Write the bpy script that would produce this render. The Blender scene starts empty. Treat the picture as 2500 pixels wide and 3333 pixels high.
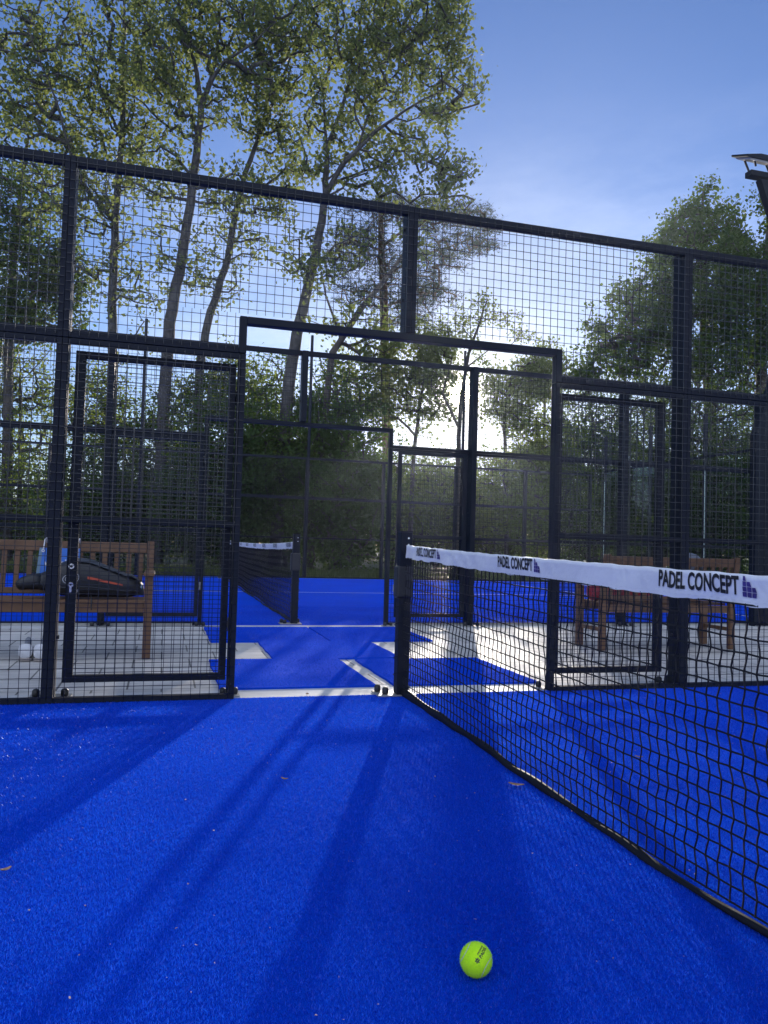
import bpy, math, random
import numpy as np
from mathutils import Vector, Matrix
rng = np.random.default_rng(7); random.seed(7)
C = bpy.context.scene.collection
sc = bpy.context.scene

# ------------------------------------------------------------------ camera
F = 2559.05; YAW = 0.273546; PIT = 0.040084; ROL = 0.0290446
CAM = np.array([-1.4303, -4.60165, 0.918357])
cy, sy = math.cos(YAW), math.sin(YAW)
fw = np.array([sy*math.cos(PIT), cy*math.cos(PIT), math.sin(PIT)])
rt = np.array([cy, -sy, 0.0]); up = np.cross(rt, fw)
R_ = math.cos(ROL)*rt + math.sin(ROL)*up
U_ = -math.sin(ROL)*rt + math.cos(ROL)*up
cd = bpy.data.cameras.new('camera'); cam = bpy.data.objects.new('camera', cd); C.objects.link(cam)
m = Matrix.Identity(4)
for i in range(3):
    m[i][0] = R_[i]; m[i][1] = U_[i]; m[i][2] = -fw[i]; m[i][3] = CAM[i]
cam.matrix_world = m
cd.sensor_fit = 'VERTICAL'; cd.sensor_height = 24.0; cd.lens = F/3333*24.0
cd.clip_start = 0.05; cd.clip_end = 3000
sc.camera = cam

def at(px, py, Y):
    """point where the sight line of a photo pixel meets the upright plane y = Y (used to survey where things stand)"""
    d = fw + R_*(px-1250)/F - U_*(py-1666.5)/F
    t = (Y-CAM[1])/d[1]
    return CAM + d*t

# ------------------------------------------------------------------ light
SUN = np.array([0.350795, 0.917221, 0.188807]); SUN /= np.linalg.norm(SUN)
EL = math.asin(SUN[2]); AZ = math.atan2(SUN[0], SUN[1])
w = bpy.data.worlds.new('World'); sc.world = w; w.use_nodes = True
nt = w.node_tree; N = nt.nodes; L = nt.links; N.clear()
out = N.new('ShaderNodeOutputWorld'); bg = N.new('ShaderNodeBackground')
sky = N.new('ShaderNodeTexSky'); sky.sky_type = 'NISHITA'; sky.sun_disc = False
sky.sun_elevation = EL; sky.sun_rotation = AZ
sky.air_density = 1.0; sky.dust_density = 0.25; sky.ozone_density = 2.5; sky.altitude = 50
REAR_FILL = (7.0, 8.0, 10.5, 1)
tc = N.new('ShaderNodeTexCoord')
nrm = N.new('ShaderNodeVectorMath'); nrm.operation = 'NORMALIZE'; L.new(tc.outputs['Generated'], nrm.inputs[0])
dot = N.new('ShaderNodeVectorMath'); dot.operation = 'DOT_PRODUCT'; dot.inputs[1].default_value = SUN
L.new(nrm.outputs[0], dot.inputs[0])
def mth(op, a, b=None, clamp=False):
    n = N.new('ShaderNodeMath'); n.operation = op; n.use_clamp = clamp
    for i, v in enumerate((a, b)):
        if v is None: continue
        if isinstance(v, (int, float)): n.inputs[i].default_value = v
        else: L.new(v, n.inputs[i])
    return n.outputs[0]
dc = mth('MAXIMUM', dot.outputs['Value'], 0.0)
g1 = mth('MULTIPLY', mth('POWER', dc, 260.0), 2.2)
g2 = mth('MULTIPLY', mth('POWER', dc, 3500.0), 45.0)
g3 = mth('MULTIPLY', mth('GREATER_THAN', dot.outputs['Value'], math.cos(math.radians(0.7))), 300.0)
glow = mth('ADD', mth('ADD', g1, g2), g3)
gc = N.new('ShaderNodeVectorMath'); gc.operation = 'SCALE'; gc.inputs[0].default_value = (1.0, 0.86, 0.62)
L.new(glow, gc.inputs['Scale'])
dim = mth('SUBTRACT', 1.0, mth('MULTIPLY', mth('POWER', dc, 45.0), 0.5))
# thin high cloud wisps
mp = N.new('ShaderNodeMapping'); mp.inputs['Scale'].default_value = (3.0, 3.0, 9.0); mp.inputs['Rotation'].default_value = (0.5, 0.75, 0.3)
L.new(nrm.outputs[0], mp.inputs[0])
ns = N.new('ShaderNodeTexNoise'); ns.inputs['Scale'].default_value = 1.6; ns.inputs['Detail'].default_value = 6; ns.inputs['Roughness'].default_value = 0.6
L.new(mp.outputs[0], ns.inputs['Vector'])
cr = N.new('ShaderNodeMapRange'); cr.inputs[1].default_value = 0.44; cr.inputs[2].default_value = 0.74
L.new(ns.outputs[0], cr.inputs[0])
sz = N.new('ShaderNodeSeparateXYZ'); L.new(nrm.outputs[0], sz.inputs[0])
hm = N.new('ShaderNodeMapRange'); hm.inputs[1].default_value = 0.50; hm.inputs[2].default_value = 0.24
L.new(sz.outputs['Z'], hm.inputs[0])
cl = mth('MULTIPLY', mth('MULTIPLY', cr.outputs[0], hm.outputs[0]), 0.36)
skc = N.new('ShaderNodeMixRGB'); skc.blend_type = 'MULTIPLY'; skc.inputs[0].default_value = 1.0
skc.inputs[2].default_value = (0.66, 0.76, 1.10, 1); L.new(sky.outputs[0], skc.inputs[1])
mx = N.new('ShaderNodeMixRGB'); mx.inputs[2].default_value = (7.6, 8.2, 9.8, 1)
L.new(cl, mx.inputs[0]); L.new(skc.outputs[0], mx.inputs[1])
# unseen bright sky area added behind the camera to light the near court
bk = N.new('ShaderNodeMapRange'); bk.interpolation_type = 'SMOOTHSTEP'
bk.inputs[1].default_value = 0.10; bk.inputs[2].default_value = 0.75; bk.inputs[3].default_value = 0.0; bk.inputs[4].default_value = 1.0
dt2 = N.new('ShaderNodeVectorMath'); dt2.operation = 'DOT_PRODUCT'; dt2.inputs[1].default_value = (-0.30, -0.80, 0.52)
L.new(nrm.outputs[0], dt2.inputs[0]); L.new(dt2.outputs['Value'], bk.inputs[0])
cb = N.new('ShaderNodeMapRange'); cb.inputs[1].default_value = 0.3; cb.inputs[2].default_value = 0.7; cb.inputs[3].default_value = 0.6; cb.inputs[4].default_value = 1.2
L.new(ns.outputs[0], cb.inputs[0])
rear_fill = mth('MULTIPLY', bk.outputs[0], cb.outputs[0])
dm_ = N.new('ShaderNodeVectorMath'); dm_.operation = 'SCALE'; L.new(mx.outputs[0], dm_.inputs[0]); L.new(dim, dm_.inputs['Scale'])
mx2 = N.new('ShaderNodeMixRGB'); mx2.inputs[2].default_value = REAR_FILL; L.new(rear_fill, mx2.inputs[0]); L.new(dm_.outputs[0], mx2.inputs[1])
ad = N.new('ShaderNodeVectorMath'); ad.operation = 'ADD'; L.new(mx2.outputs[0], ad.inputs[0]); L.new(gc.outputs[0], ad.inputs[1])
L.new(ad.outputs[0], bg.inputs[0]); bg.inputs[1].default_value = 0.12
L.new(bg.outputs[0], out.inputs[0])

sl = bpy.data.lights.new('sun', 'SUN'); sl.energy = 5.0; sl.angle = math.radians(0.5); sl.color = (1.0, 0.90, 0.78)
so = bpy.data.objects.new('sun', sl); C.objects.link(so)
so.rotation_mode = 'QUATERNION'; so.rotation_quaternion = Vector(SUN).to_track_quat('Z', 'Y'); so.location = (8, 25, 12)

sc.view_settings.view_transform = 'Standard'; sc.view_settings.look = 'None'
sc.view_settings.exposure = 0.36; sc.view_settings.gamma = 1.0
sc.cycles.max_bounces = 8; sc.cycles.transparent_max_bounces = 12

# ------------------------------------------------------------------ helpers
class MB:
    def __init__(s): s.v = []; s.f = []; s.n = 0
    def add(s, v, f):
        v = np.asarray(v, float); s.v.append(v)
        for q in f: s.f.append(tuple(i+s.n for i in q))
        s.n += len(v); return s
    def box(s, x0, x1, y0, y1, z0, z1):
        v = [(x, y, z) for z in (z0, z1) for y in (y0, y1) for x in (x0, x1)]
        return s.add(v, [(0,2,3,1),(4,5,7,6),(0,1,5,4),(2,6,7,3),(0,4,6,2),(1,3,7,5)])
    def tube(s, pts, rad, k=6, cap=True):
        pts = np.asarray(pts, float); n = len(pts)
        rad = np.full(n, rad) if np.isscalar(rad) else np.asarray(rad)
        t = np.gradient(pts, axis=0); t /= np.linalg.norm(t, axis=1)[:, None]+1e-12
        a = np.array([0,0,1.0]) if abs(t[0][2]) < .9 else np.array([1.0,0,0])
        V = []
        for i in range(n):
            u = np.cross(t[i], a); u /= np.linalg.norm(u)+1e-12; vv = np.cross(t[i], u); a = np.cross(u, t[i]) if False else a
            for j in range(k):
                an = 2*math.pi*(j+.5)/k
                V.append(pts[i]+rad[i]*(u*math.cos(an)+vv*math.sin(an)))
        f = [(i*k+j, i*k+(j+1) % k, (i+1)*k+(j+1) % k, (i+1)*k+j) for i in range(n-1) for j in range(k)]
        if cap: f += [tuple(range(k-1, -1, -1)), tuple((n-1)*k+j for j in range(k))]
        return s.add(V, f)
    def lathe(s, prof, c=(0,0,0), k=16):
        V = []; n = len(prof)
        for r, z in prof:
            for j in range(k):
                a = 2*math.pi*j/k; V.append((c[0]+r*math.cos(a), c[1]+r*math.sin(a), c[2]+z))
        f = [(i*k+j, i*k+(j+1) % k, (i+1)*k+(j+1) % k, (i+1)*k+j) for i in range(n-1) for j in range(k)]
        f += [tuple(range(k-1, -1, -1)), tuple((n-1)*k+j for j in range(k))]
        return s.add(V, f)
    def xf(s, M):
        M = np.array(M); s.v = [v@M[:3,:3].T+M[:3,3] for v in s.v]; return s
    def mesh(s, name):
        me = bpy.data.meshes.new(name)
        if s.n: me.from_pydata(np.concatenate(s.v).tolist(), [], s.f)
        me.update(); return me
def obj(name, mb, mat, parent=None, smooth=False, bevel=0):
    me = mb if isinstance(mb, bpy.types.Mesh) else mb.mesh(name)
    if mat is not None and not len(me.materials): me.materials.append(mat)
    if smooth: me.polygons.foreach_set('use_smooth', [True]*len(me.polygons))
    o = bpy.data.objects.new(name, me); C.objects.link(o)
    if parent is not None: o.parent = parent
    if bevel:
        b = o.modifiers.new('bevel', 'BEVEL'); b.width = bevel; b.segments = 2; b.limit_method = 'ANGLE'
    return o
def tag(o, label=None, cat=None, group=None, kind=None):
    for k, v in (('label', label), ('category', cat), ('group', group), ('kind', kind)):
        if v: o[k] = v
    return o
def thing(name, label, cat, loc=(0,0,0), rz=0, group=None):
    o = bpy.data.objects.new(name, None); o.location = loc; o.rotation_euler = (0,0,rz); C.objects.link(o)
    return tag(o, label, cat, group)
def npmesh(name, V, k, mat):
    """V: (n*k,3) verts, faces of k consecutive verts"""
    V = np.ascontiguousarray(V, dtype=np.float32); nf = len(V)//k
    me = bpy.data.meshes.new(name); me.vertices.add(len(V)); me.loops.add(nf*k); me.polygons.add(nf)
    me.vertices.foreach_set('co', V.ravel()); me.loops.foreach_set('vertex_index', np.arange(nf*k, dtype=np.int32))
    me.polygons.foreach_set('loop_start', np.arange(0, nf*k, k, dtype=np.int32))
    me.polygons.foreach_set('loop_total', np.full(nf, k, dtype=np.int32))
    me.update(calc_edges=True); me.materials.append(mat); return me

# ------------------------------------------------------------------ materials
def mat(name, col, rough=.5, metal=0.0, spec=.5, noise=None, bump=None, coat=0, sheen=0):
    """noise=(scale, colour2, detail, lo, hi) ; bump=(scale, strength, distance)"""
    mt = bpy.data.materials.new(name); mt.use_nodes = True; n = mt.node_tree.nodes; l = mt.node_tree.links
    b = n['Principled BSDF']; b.inputs['Base Color'].default_value = (*col, 1); b.inputs['Roughness'].default_value = rough
    b.inputs['Metallic'].default_value = metal; b.inputs['Specular IOR Level'].default_value = spec
    b.inputs['Coat Weight'].default_value = coat; b.inputs['Sheen Weight'].default_value = sheen
    t = n.new('ShaderNodeTexCoord')
    if noise:
        s = n.new('ShaderNodeTexNoise'); s.inputs['Scale'].default_value = noise[0]; s.inputs['Detail'].default_value = noise[2]
        l.new(t.outputs['Object'], s.inputs['Vector'])
        r = n.new('ShaderNodeMapRange'); r.inputs[1].default_value = noise[3]; r.inputs[2].default_value = noise[4]
        l.new(s.outputs[0], r.inputs[0])
        m_ = n.new('ShaderNodeMixRGB'); m_.inputs[1].default_value = (*col, 1); m_.inputs[2].default_value = (*noise[1], 1)
        l.new(r.outputs[0], m_.inputs[0]); l.new(m_.outputs[0], b.inputs['Base Color'])
    if bump:
        s = n.new('ShaderNodeTexNoise'); s.inputs['Scale'].default_value = bump[0]; s.inputs['Detail'].default_value = 4
        l.new(t.outputs['Object'], s.inputs['Vector'])
        bp = n.new('ShaderNodeBump'); bp.inputs['Strength'].default_value = bump[1]; bp.inputs['Distance'].default_value = bump[2]
        l.new(s.outputs[0], bp.inputs['Height']); l.new(bp.outputs[0], b.inputs['Normal'])
    return mt
def leafmat(name, c1, c2, t1, t2, tw=.45, rough=.65, fine=14):
    mt = bpy.data.materials.new(name); mt.use_nodes = True; n = mt.node_tree.nodes; l = mt.node_tree.links
    n.clear(); o = n.new('ShaderNodeOutputMaterial'); b = n.new('ShaderNodeBsdfPrincipled'); tr = n.new('ShaderNodeBsdfTranslucent')
    b.inputs['Roughness'].default_value = rough; b.inputs['Specular IOR Level'].default_value = .15
    t = n.new('ShaderNodeTexCoord'); s = n.new('ShaderNodeTexNoise'); s.inputs['Scale'].default_value = .8; s.inputs['Detail'].default_value = 2
    l.new(t.outputs['Object'], s.inputs['Vector'])
    s2 = n.new('ShaderNodeTexNoise'); s2.inputs['Scale'].default_value = fine; l.new(t.outputs['Object'], s2.inputs['Vector'])
    a = n.new('ShaderNodeMath'); a.operation = 'ADD'; l.new(s.outputs[0], a.inputs[0]); l.new(s2.outputs[0], a.inputs[1])
    r = n.new('ShaderNodeMapRange'); r.inputs[1].default_value = .75; r.inputs[2].default_value = 1.3; l.new(a.outputs[0], r.inputs[0])
    def mixc(p, q):
        m_ = n.new('ShaderNodeMixRGB'); m_.inputs[1].default_value = (*p, 1); m_.inputs[2].default_value = (*q, 1)
        l.new(r.outputs[0], m_.inputs[0]); return m_.outputs[0]
    l.new(mixc(c1, c2), b.inputs['Base Color']); l.new(mixc(t1, t2), tr.inputs['Color'])
    ms = n.new('ShaderNodeMixShader'); ms.inputs[0].default_value = tw
    l.new(b.outputs[0], ms.inputs[1]); l.new(tr.outputs[0], ms.inputs[2]); l.new(ms.outputs[0], o.inputs[0]); return mt

M = {}
M['steel'] = mat('black_powder_coat', (.007,.010,.018), .50, 0, .18, bump=(120,.15,.002))
M['wire'] = mat('black_coated_wire', (.005,.007,.013), .20, 0, .5)
M['galv'] = mat('galvanised_steel', (.42,.42,.40), .42, .6, .5, noise=(9,(.30,.30,.29),4,.35,.7))
M['cap'] = mat('black_plastic_cap', (.012,.013,.015), .45)
M['chrome'] = mat('polished_metal', (.75,.74,.72), .18, 1)
M['cord'] = mat('black_net_cord', (.005,.006,.010), .6, 0, .25)
M['band'] = mat('white_vinyl_band', (.80,.82,.86), .36, 0, .5, noise=(3,(.70,.72,.77),3,.4,.7), bump=(14,.35,.02))
M['stitch'] = mat('white_stitching', (.70,.72,.76), .6)
M['ink'] = mat('black_ink', (.012,.012,.016), .4)
M['violet'] = mat('violet_ink', (.045,.03,.17), .4, noise=(25,(.07,.045,.26),2,.4,.6))
M['teak'] = mat('oiled_teak', (.165,.088,.046), .55, 0, .35, noise=(6,(.10,.052,.028),6,.35,.7), bump=(30,.2,.003))
M['bagblack'] = mat('black_bag_fabric', (.012,.013,.016), .42, 0, .5, bump=(40,.4,.006))
M['baggrey'] = mat('grey_bag_panel', (.055,.058,.065), .35, 0, .5)
M['orange'] = mat('orange_print', (.52,.075,.03), .5)
M['print'] = mat('silver_print', (.35,.36,.38), .4)
M['blue_tote'] = mat('blue_plastic', (.04,.17,.62), .45, noise=(8,(.06,.22,.70),3,.4,.7))
M['tote_side'] = mat('pale_blue_plastic', (.16,.26,.36), .5)
M['white'] = mat('white_paint', (.80,.80,.80), .5)
M['line'] = mat('white_turf_line', (.72,.74,.78), .8, bump=(500,.5,.01))
M['red'] = mat('red_glossy_fabric', (.36,.012,.03), .3, 0, .5, noise=(9,(.22,.006,.02),4,.35,.7), bump=(18,.7,.03))
M['greyblue'] = mat('grey_blue_fabric', (.10,.115,.15), .75, bump=(50,.4,.006))
M['shoe'] = mat('white_leather', (.66,.67,.70), .5, noise=(20,(.55,.56,.60),3,.4,.7))
M['shoe_sole'] = mat('worn_sole', (.34,.30,.27), .7)
M['shoe_lining'] = mat('grey_mesh_lining', (.20,.22,.26), .8)
M['bark'] = mat('grey_bark', (.045,.042,.040), .85, 0, .2, noise=(3,(.085,.082,.08),6,.4,.65), bump=(12,.8,.05))
M['barkd'] = mat('dark_bark', (.055,.048,.042), .9, 0, .3, noise=(3,(.09,.078,.066),6,.4,.65), bump=(12,.8,.05))
M['barkp'] = mat('pine_bark', (.09,.055,.038), .9, 0, .3, noise=(4,(.13,.075,.05),5,.4,.65), bump=(12,.8,.05))
M['led'] = mat('lamp_glass', (.55,.53,.48), .15, 0, .6)
M['leafA'] = leafmat('poplar_leaf', (.065,.095,.045), (.10,.135,.055), (.18,.23,.05), (.30,.34,.08), .45)
M['leafB'] = leafmat('dark_leaf', (.030,.058,.020), (.050,.088,.028), (.09,.15,.02), (.18,.26,.035), .42)
M['leafC'] = leafmat('shrub_leaf', (.040,.068,.024), (.080,.120,.035), (.16,.24,.03), (.36,.42,.06), .48)
M['needle'] = leafmat('pine_needle', (.030,.045,.026), (.050,.065,.035), (.05,.07,.03), (.09,.11,.04), .25)
M['grass'] = leafmat('meadow_grass', (.06,.09,.03), (.10,.12,.045), (.12,.16,.04), (.20,.22,.06), .4)
M['crumb'] = mat('dry_crumbs', (.42,.24,.17), .8, noise=(60,(.60,.42,.34),1,.4,.6))
M['dryleaf'] = mat('dry_leaf', (.34,.21,.13), .7, noise=(40,(.22,.13,.08),3,.4,.6))
M['ground'] = mat('rough_grass_ground', (.055,.075,.028), .95, noise=(.9,(.10,.095,.05),6,.4,.65), bump=(8,.9,.08))

# blue synthetic turf: fine grain bump + subtle brushing
def turfmat(k=1.0, name='blue_synthetic_turf'):
    mt = mat(name, (.004,.050,.62), .9, 0, .02)
    n = mt.node_tree.nodes; l = mt.node_tree.links; b = n['Principled BSDF']
    t = [x for x in n if x.type == 'TEX_COORD'][0]
    g = n.new('ShaderNodeTexNoise'); g.inputs['Scale'].default_value = 330; g.inputs['Detail'].default_value = 3; g.inputs['Roughness'].default_value = .7
    l.new(t.outputs['Object'], g.inputs['Vector'])
    big = n.new('ShaderNodeTexNoise'); big.inputs['Scale'].default_value = 1.1; big.inputs['Detail'].default_value = 5
    l.new(t.outputs['Object'], big.inputs['Vector'])
    a = n.new('ShaderNodeMath'); a.operation = 'MULTIPLY_ADD'; a.inputs[1].default_value = .35
    l.new(big.outputs[0], a.inputs[0]); l.new(g.outputs[0], a.inputs[2])
    r = n.new('ShaderNodeMapRange'); r.inputs[1].default_value = .42; r.inputs[2].default_value = .95; l.new(a.outputs[0], r.inputs[0])
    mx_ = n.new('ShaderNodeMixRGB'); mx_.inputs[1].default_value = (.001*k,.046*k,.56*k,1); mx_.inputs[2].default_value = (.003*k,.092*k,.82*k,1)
    l.new(r.outputs[0], mx_.inputs[0]); l.new(mx_.outputs[0], b.inputs['Base Color'])
    bp = n.new('ShaderNodeBump'); bp.inputs['Strength'].default_value = .8; bp.inputs['Distance'].default_value = .008
    l.new(g.outputs[0], bp.inputs['Height']); l.new(bp.outputs[0], b.inputs['Normal'])
    b.inputs['Sheen Weight'].default_value = .0; b.inputs['Sheen Roughness'].default_value = .4; b.inputs['Sheen Tint'].default_value = (.35,.55,1,1)
    return mt
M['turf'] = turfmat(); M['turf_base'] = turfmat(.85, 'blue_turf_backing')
def fibremat():
    mt = leafmat('blue_turf_fibre', (.001,.034,.46), (.014,.15,.97), (.002,.07,.68), (.016,.22,.98), .38, .5, 260)
    mt.node_tree.nodes['Principled BSDF'].inputs['Specular IOR Level'].default_value = .32
    mt.node_tree.nodes['Principled BSDF'].inputs['Roughness'].default_value = .38
    return mt
M['fibre'] = fibremat()
def pavemat():
    mt = mat('pale_concrete_flags', (.60,.58,.55), .55, 0, .5)
    n = mt.node_tree.nodes; l = mt.node_tree.links; b = n['Principled BSDF']
    t = [x for x in n if x.type == 'TEX_COORD'][0]
    br = n.new('ShaderNodeTexBrick'); br.inputs['Scale'].default_value = 1.0; br.inputs['Brick Width'].default_value = .40; br.inputs['Row Height'].default_value = .40
    br.inputs['Mortar Size'].default_value = .007; br.inputs['Mortar Smooth'].default_value = .3; br.offset = .5
    br.inputs['Color1'].default_value = (.72,.68,.62,1); br.inputs['Color2'].default_value = (.61,.59,.56,1); br.inputs['Mortar'].default_value = (.17,.16,.14,1)
    l.new(t.outputs['Object'], br.inputs['Vector'])
    mpp = n.new('ShaderNodeMapping'); mpp.inputs['Scale'].default_value = (1.2, 14, 1); l.new(t.outputs['Object'], mpp.inputs[0])
    s = n.new('ShaderNodeTexNoise'); s.inputs['Scale'].default_value = 2.2; s.inputs['Detail'].default_value = 7; s.inputs['Roughness'].default_value = .65
    l.new(mpp.outputs[0], s.inputs['Vector'])
    s3 = n.new('ShaderNodeTexNoise'); s3.inputs['Scale'].default_value = 2.0; s3.inputs['Detail'].default_value = 5; l.new(t.outputs['Object'], s3.inputs['Vector'])
    r = n.new('ShaderNodeMapRange'); r.inputs[1].default_value = .35; r.inputs[2].default_value = .7; r.inputs[3].default_value = .72; r.inputs[4].default_value = 1.12
    l.new(s.outputs[0], r.inputs[0])
    r3 = n.new('ShaderNodeMapRange'); r3.inputs[1].default_value = .35; r3.inputs[2].default_value = .65; r3.inputs[3].default_value = .8; r3.inputs[4].default_value = 1.08
    l.new(s3.outputs[0], r3.inputs[0])
    mm = n.new('ShaderNodeMath'); mm.operation = 'MULTIPLY'; l.new(r.outputs[0], mm.inputs[0]); l.new(r3.outputs[0], mm.inputs[1])
    v = n.new('ShaderNodeVectorMath'); v.operation = 'SCALE'; l.new(br.outputs[0], v.inputs[0]); l.new(mm.outputs[0], v.inputs['Scale'])
    l.new(v.outputs[0], b.inputs['Base Color'])
    bp = n.new('ShaderNodeBump'); bp.inputs['Strength'].default_value = .4; bp.inputs['Distance'].default_value = .006
    l.new(s.outputs[0], bp.inputs['Height']); l.new(bp.outputs[0], b.inputs['Normal'])
    return mt
M['pave'] = pavemat()
M['kerb'] = mat('pale_concrete', (.60,.60,.59), .6, 0, .4, noise=(5,(.46,.46,.45),7,.35,.7), bump=(60,.3,.003))
def glassmat():
    mt = mat('court_glass', (.8,.9,.88), .03, 0, .5)
    b = mt.node_tree.nodes['Principled BSDF']; b.inputs['Transmission Weight'].default_value = 1; b.inputs['IOR'].default_value = 1.0
    mt2 = bpy.data.materials.new('court_glass_pane'); mt2.use_nodes = True; n = mt2.node_tree.nodes; l = mt2.node_tree.links; n.clear()
    o = n.new('ShaderNodeOutputMaterial'); t = n.new('ShaderNodeBsdfTransparent'); t.inputs[0].default_value = (.88,.94,.92,1)
    g = n.new('ShaderNodeBsdfGlossy'); g.inputs['Roughness'].default_value = .02
    fr = n.new('ShaderNodeValue'); fr.outputs[0].default_value = .07
    ms = n.new('ShaderNodeMixShader'); l.new(fr.outputs[0], ms.inputs[0]); l.new(t.outputs[0], ms.inputs[1]); l.new(g.outputs[0], ms.inputs[2]); l.new(ms.outputs[0], o.inputs[0])
    return mt2
M['glass'] = glassmat()
M['glassedge'] = mat('polished_glass_edge', (.75,.78,.70), .15, 0, .8)

# ------------------------------------------------------------------ ground
D = 3.969; E_ = 14.83
def struct(name, mb, mt, label=None):
    o = obj(name, mb, mt); o['kind'] = 'structure'
    if label: o['label'] = label
    return o
def sheet(x0, x1, y0, y1, z): return MB().add([(x0,y0,z),(x1,y0,z),(x1,y1,z),(x0,y1,z)], [(0,1,2,3)])
struct('ground', sheet(-110, 110, -60, 130, -.03), M['ground'])
struct('court_turf', MB().box(-10, 10, -10.3, .04, -.02, 0), M['turf_base'], 'blue synthetic turf of the near court')
struct('far_court_turf', MB().box(-10, 10, D-.03, E_, -.02, 0), M['turf'], 'blue synthetic turf of the court beyond the path')
struct('path', MB().box(-14, 14, .285, 3.70, -.02, -.004), M['pave'], 'pale paved path between the two courts')
struct('kerb', MB().box(-14, 14, .042, .283, -.02, 0), M['kerb'], 'pale concrete kerb of the near court')
struct('far_kerb', MB().box(-14, 14, 3.702, D-.032, -.02, 0), M['kerb'], 'pale concrete kerb of the far court')
struct('back_kerb', MB().box(-14, 14, E_+.002, E_+.45, -.02, -.002), M['kerb'], 'pale concrete edge behind the far court')
# white lines on the far court
struct('centre_line', sheet(-6.95, 6.90, 9.38, 9.43, .004), M['line'], 'white centre line along the far court')
struct('service_line', sheet(6.90, 6.95, D+.05, 14.1, .0042), M['line'], 'white service line across the far court')
# loose turf offcuts laid on the path
MAT = [(-1.06,-.075, .292,1.468,'blue turf offcut on the path beside the open left gate'),
       (.052,1.07, .292,1.405,'blue turf offcut on the path behind the near net post, right of the paved slot'),
       (-.572,.452,1.474,2.525,'blue turf offcut in the middle of the path joining the four others'),
       (-.985,.078,2.531,3.685,'blue turf offcut in front of the far net post, left of the thin gap'),
       (.102,1.09,2.531,3.685,'blue turf offcut by the far right gate, right of the thin gap')]
for i, (x0,x1,y0,y1,lb) in enumerate(MAT):
    mb = MB(); n = 22
    # slightly uneven outline, 14 mm thick
    e = []
    for a, b, c, d in ((x0,y0,x1,y0),(x1,y0,x1,y1),(x1,y1,x0,y1),(x0,y1,x0,y0)):
        for k in range(n):
            t = k/n; j = .005*math.sin(t*17+i)+rng.normal(0,.0012)
            px, py = a+(c-a)*t, b+(d-b)*t
            if a == c: px += j*.6
            else: py += j*.3
            e.append((px, py))
    if i == 0: e = [(x-(.10*(y-.3) if x < -.9 else 0)*.0+(-.05*(1-(y-.3)/1.2)*0), y) for x, y in e]
    if i == 4:   # cut on the bias
        e = [(x-(.0), y) for x, y in e]
    K = len(e); V = [(x,y,-.003) for x,y in e]+[(x,y,.012) for x,y in e]
    mb.add(V, [(j,(j+1)%K,K+(j+1)%K,K+j) for j in range(K)]+[tuple(range(K,2*K))])
    tag(obj('turf_mat', mb, M['turf']), lb, 'turf piece', 'loose blue turf pieces on the path')

# ------------------------------------------------------------------ turf fibres (near the camera)
def fibres(x0,x1,y0,y1,dens,h,wd):
    n = int((x1-x0)*(y1-y0)*dens)
    x = rng.uniform(x0,x1,n); y = rng.uniform(y0,y1,n); a = rng.uniform(0,2*np.pi,n); b = rng.uniform(0,2*np.pi,n)
    hh = h*rng.uniform(.5,1.15,n); lean = rng.uniform(.1,.9,n)*hh; ww = wd*rng.uniform(.6,1.2,n)
    V = np.zeros((n,3,3))
    V[:,0] = np.c_[x-np.cos(a)*ww/2, y-np.sin(a)*ww/2, np.zeros(n)]
    V[:,1] = np.c_[x+np.cos(a)*ww/2, y+np.sin(a)*ww/2, np.zeros(n)]
    V[:,2] = np.c_[x+np.cos(b)*lean, y+np.sin(b)*lean, hh]
    return V.reshape(-1,3)
FV = [fibres(a[0]+.01,a[1]-.01,a[2]+.01,a[3]-.01,11000,.0075,.0034)+np.array([0,0,.012]) for a in MAT]+[fibres(-1.5,4,3.99,6.5,5000,.008,.005)]+[fibres(-2.3,1.0,-3.5,-2.2,85000,.0080,.0020), fibres(-2.8,2.4,-2.2,-1.2,52000,.0080,.0024), fibres(-3.2,3.5,-1.2,.03,30000,.0085,.0034)]
tag(obj('turf_fibres', npmesh('turf_fibres', np.concatenate(FV), 3, M['fibre']), None), 'short curled blue fibres of the near court turf', 'turf', kind='stuff')

# ------------------------------------------------------------------ mesh fences
def wires(x0, x1, z0, z1, y, yb, step=.0505, r=.0022, both=True):
    """welded wire mesh: uprights at y, cross wires at yb"""
    mb = MB(); n = int(round((x1-x0)/step)); 
    xs = x0+(np.arange(n)+.5)*(x1-x0)/n
    def pr(a, b):
        a = np.array(a); b = np.array(b); d = b-a; d /= np.linalg.norm(d)
        u = np.cross(d, (0,1,0)); u /= np.linalg.norm(u); v = np.cross(d, u)
        q = [a+r*(u*math.cos(t)+v*math.sin(t)) for t in (math.pi/4,3*math.pi/4,5*math.pi/4,7*math.pi/4)]
        q += [p+(b-a) for p in q]
        mb.add(q, [(0,1,5,4),(1,2,6,5),(2,3,7,6),(3,0,4,7)])
    for x in xs: pr((x,y,z0),(x,y,z1))
    k = int(round((z1-z0)/step))
    for z in z0+(np.arange(k)+.5)*(z1-z0)/k: pr((x0-.008,yb,z),(x1+.008,yb,z))
    return mb
def frame(x0,x1,z0,z1,y0,y1,t=.03,top=None,bot=None,mid=None):
    top = top or t; bot = bot or t
    mb = MB().box(x0,x0+t,y0,y1,z0,z1).box(x1-t,x1,y0,y1,z0,z1)
    mb.box(x0+t,x1-t,y0+.001,y1-.001,z1-top,z1).box(x0+t,x1-t,y0+.001,y1-.001,z0,z0+bot)
    if mid: mb.box(x0+t,x1-t,y0+.001,y1-.001,mid-.015,mid+.017)
    return mb
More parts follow.
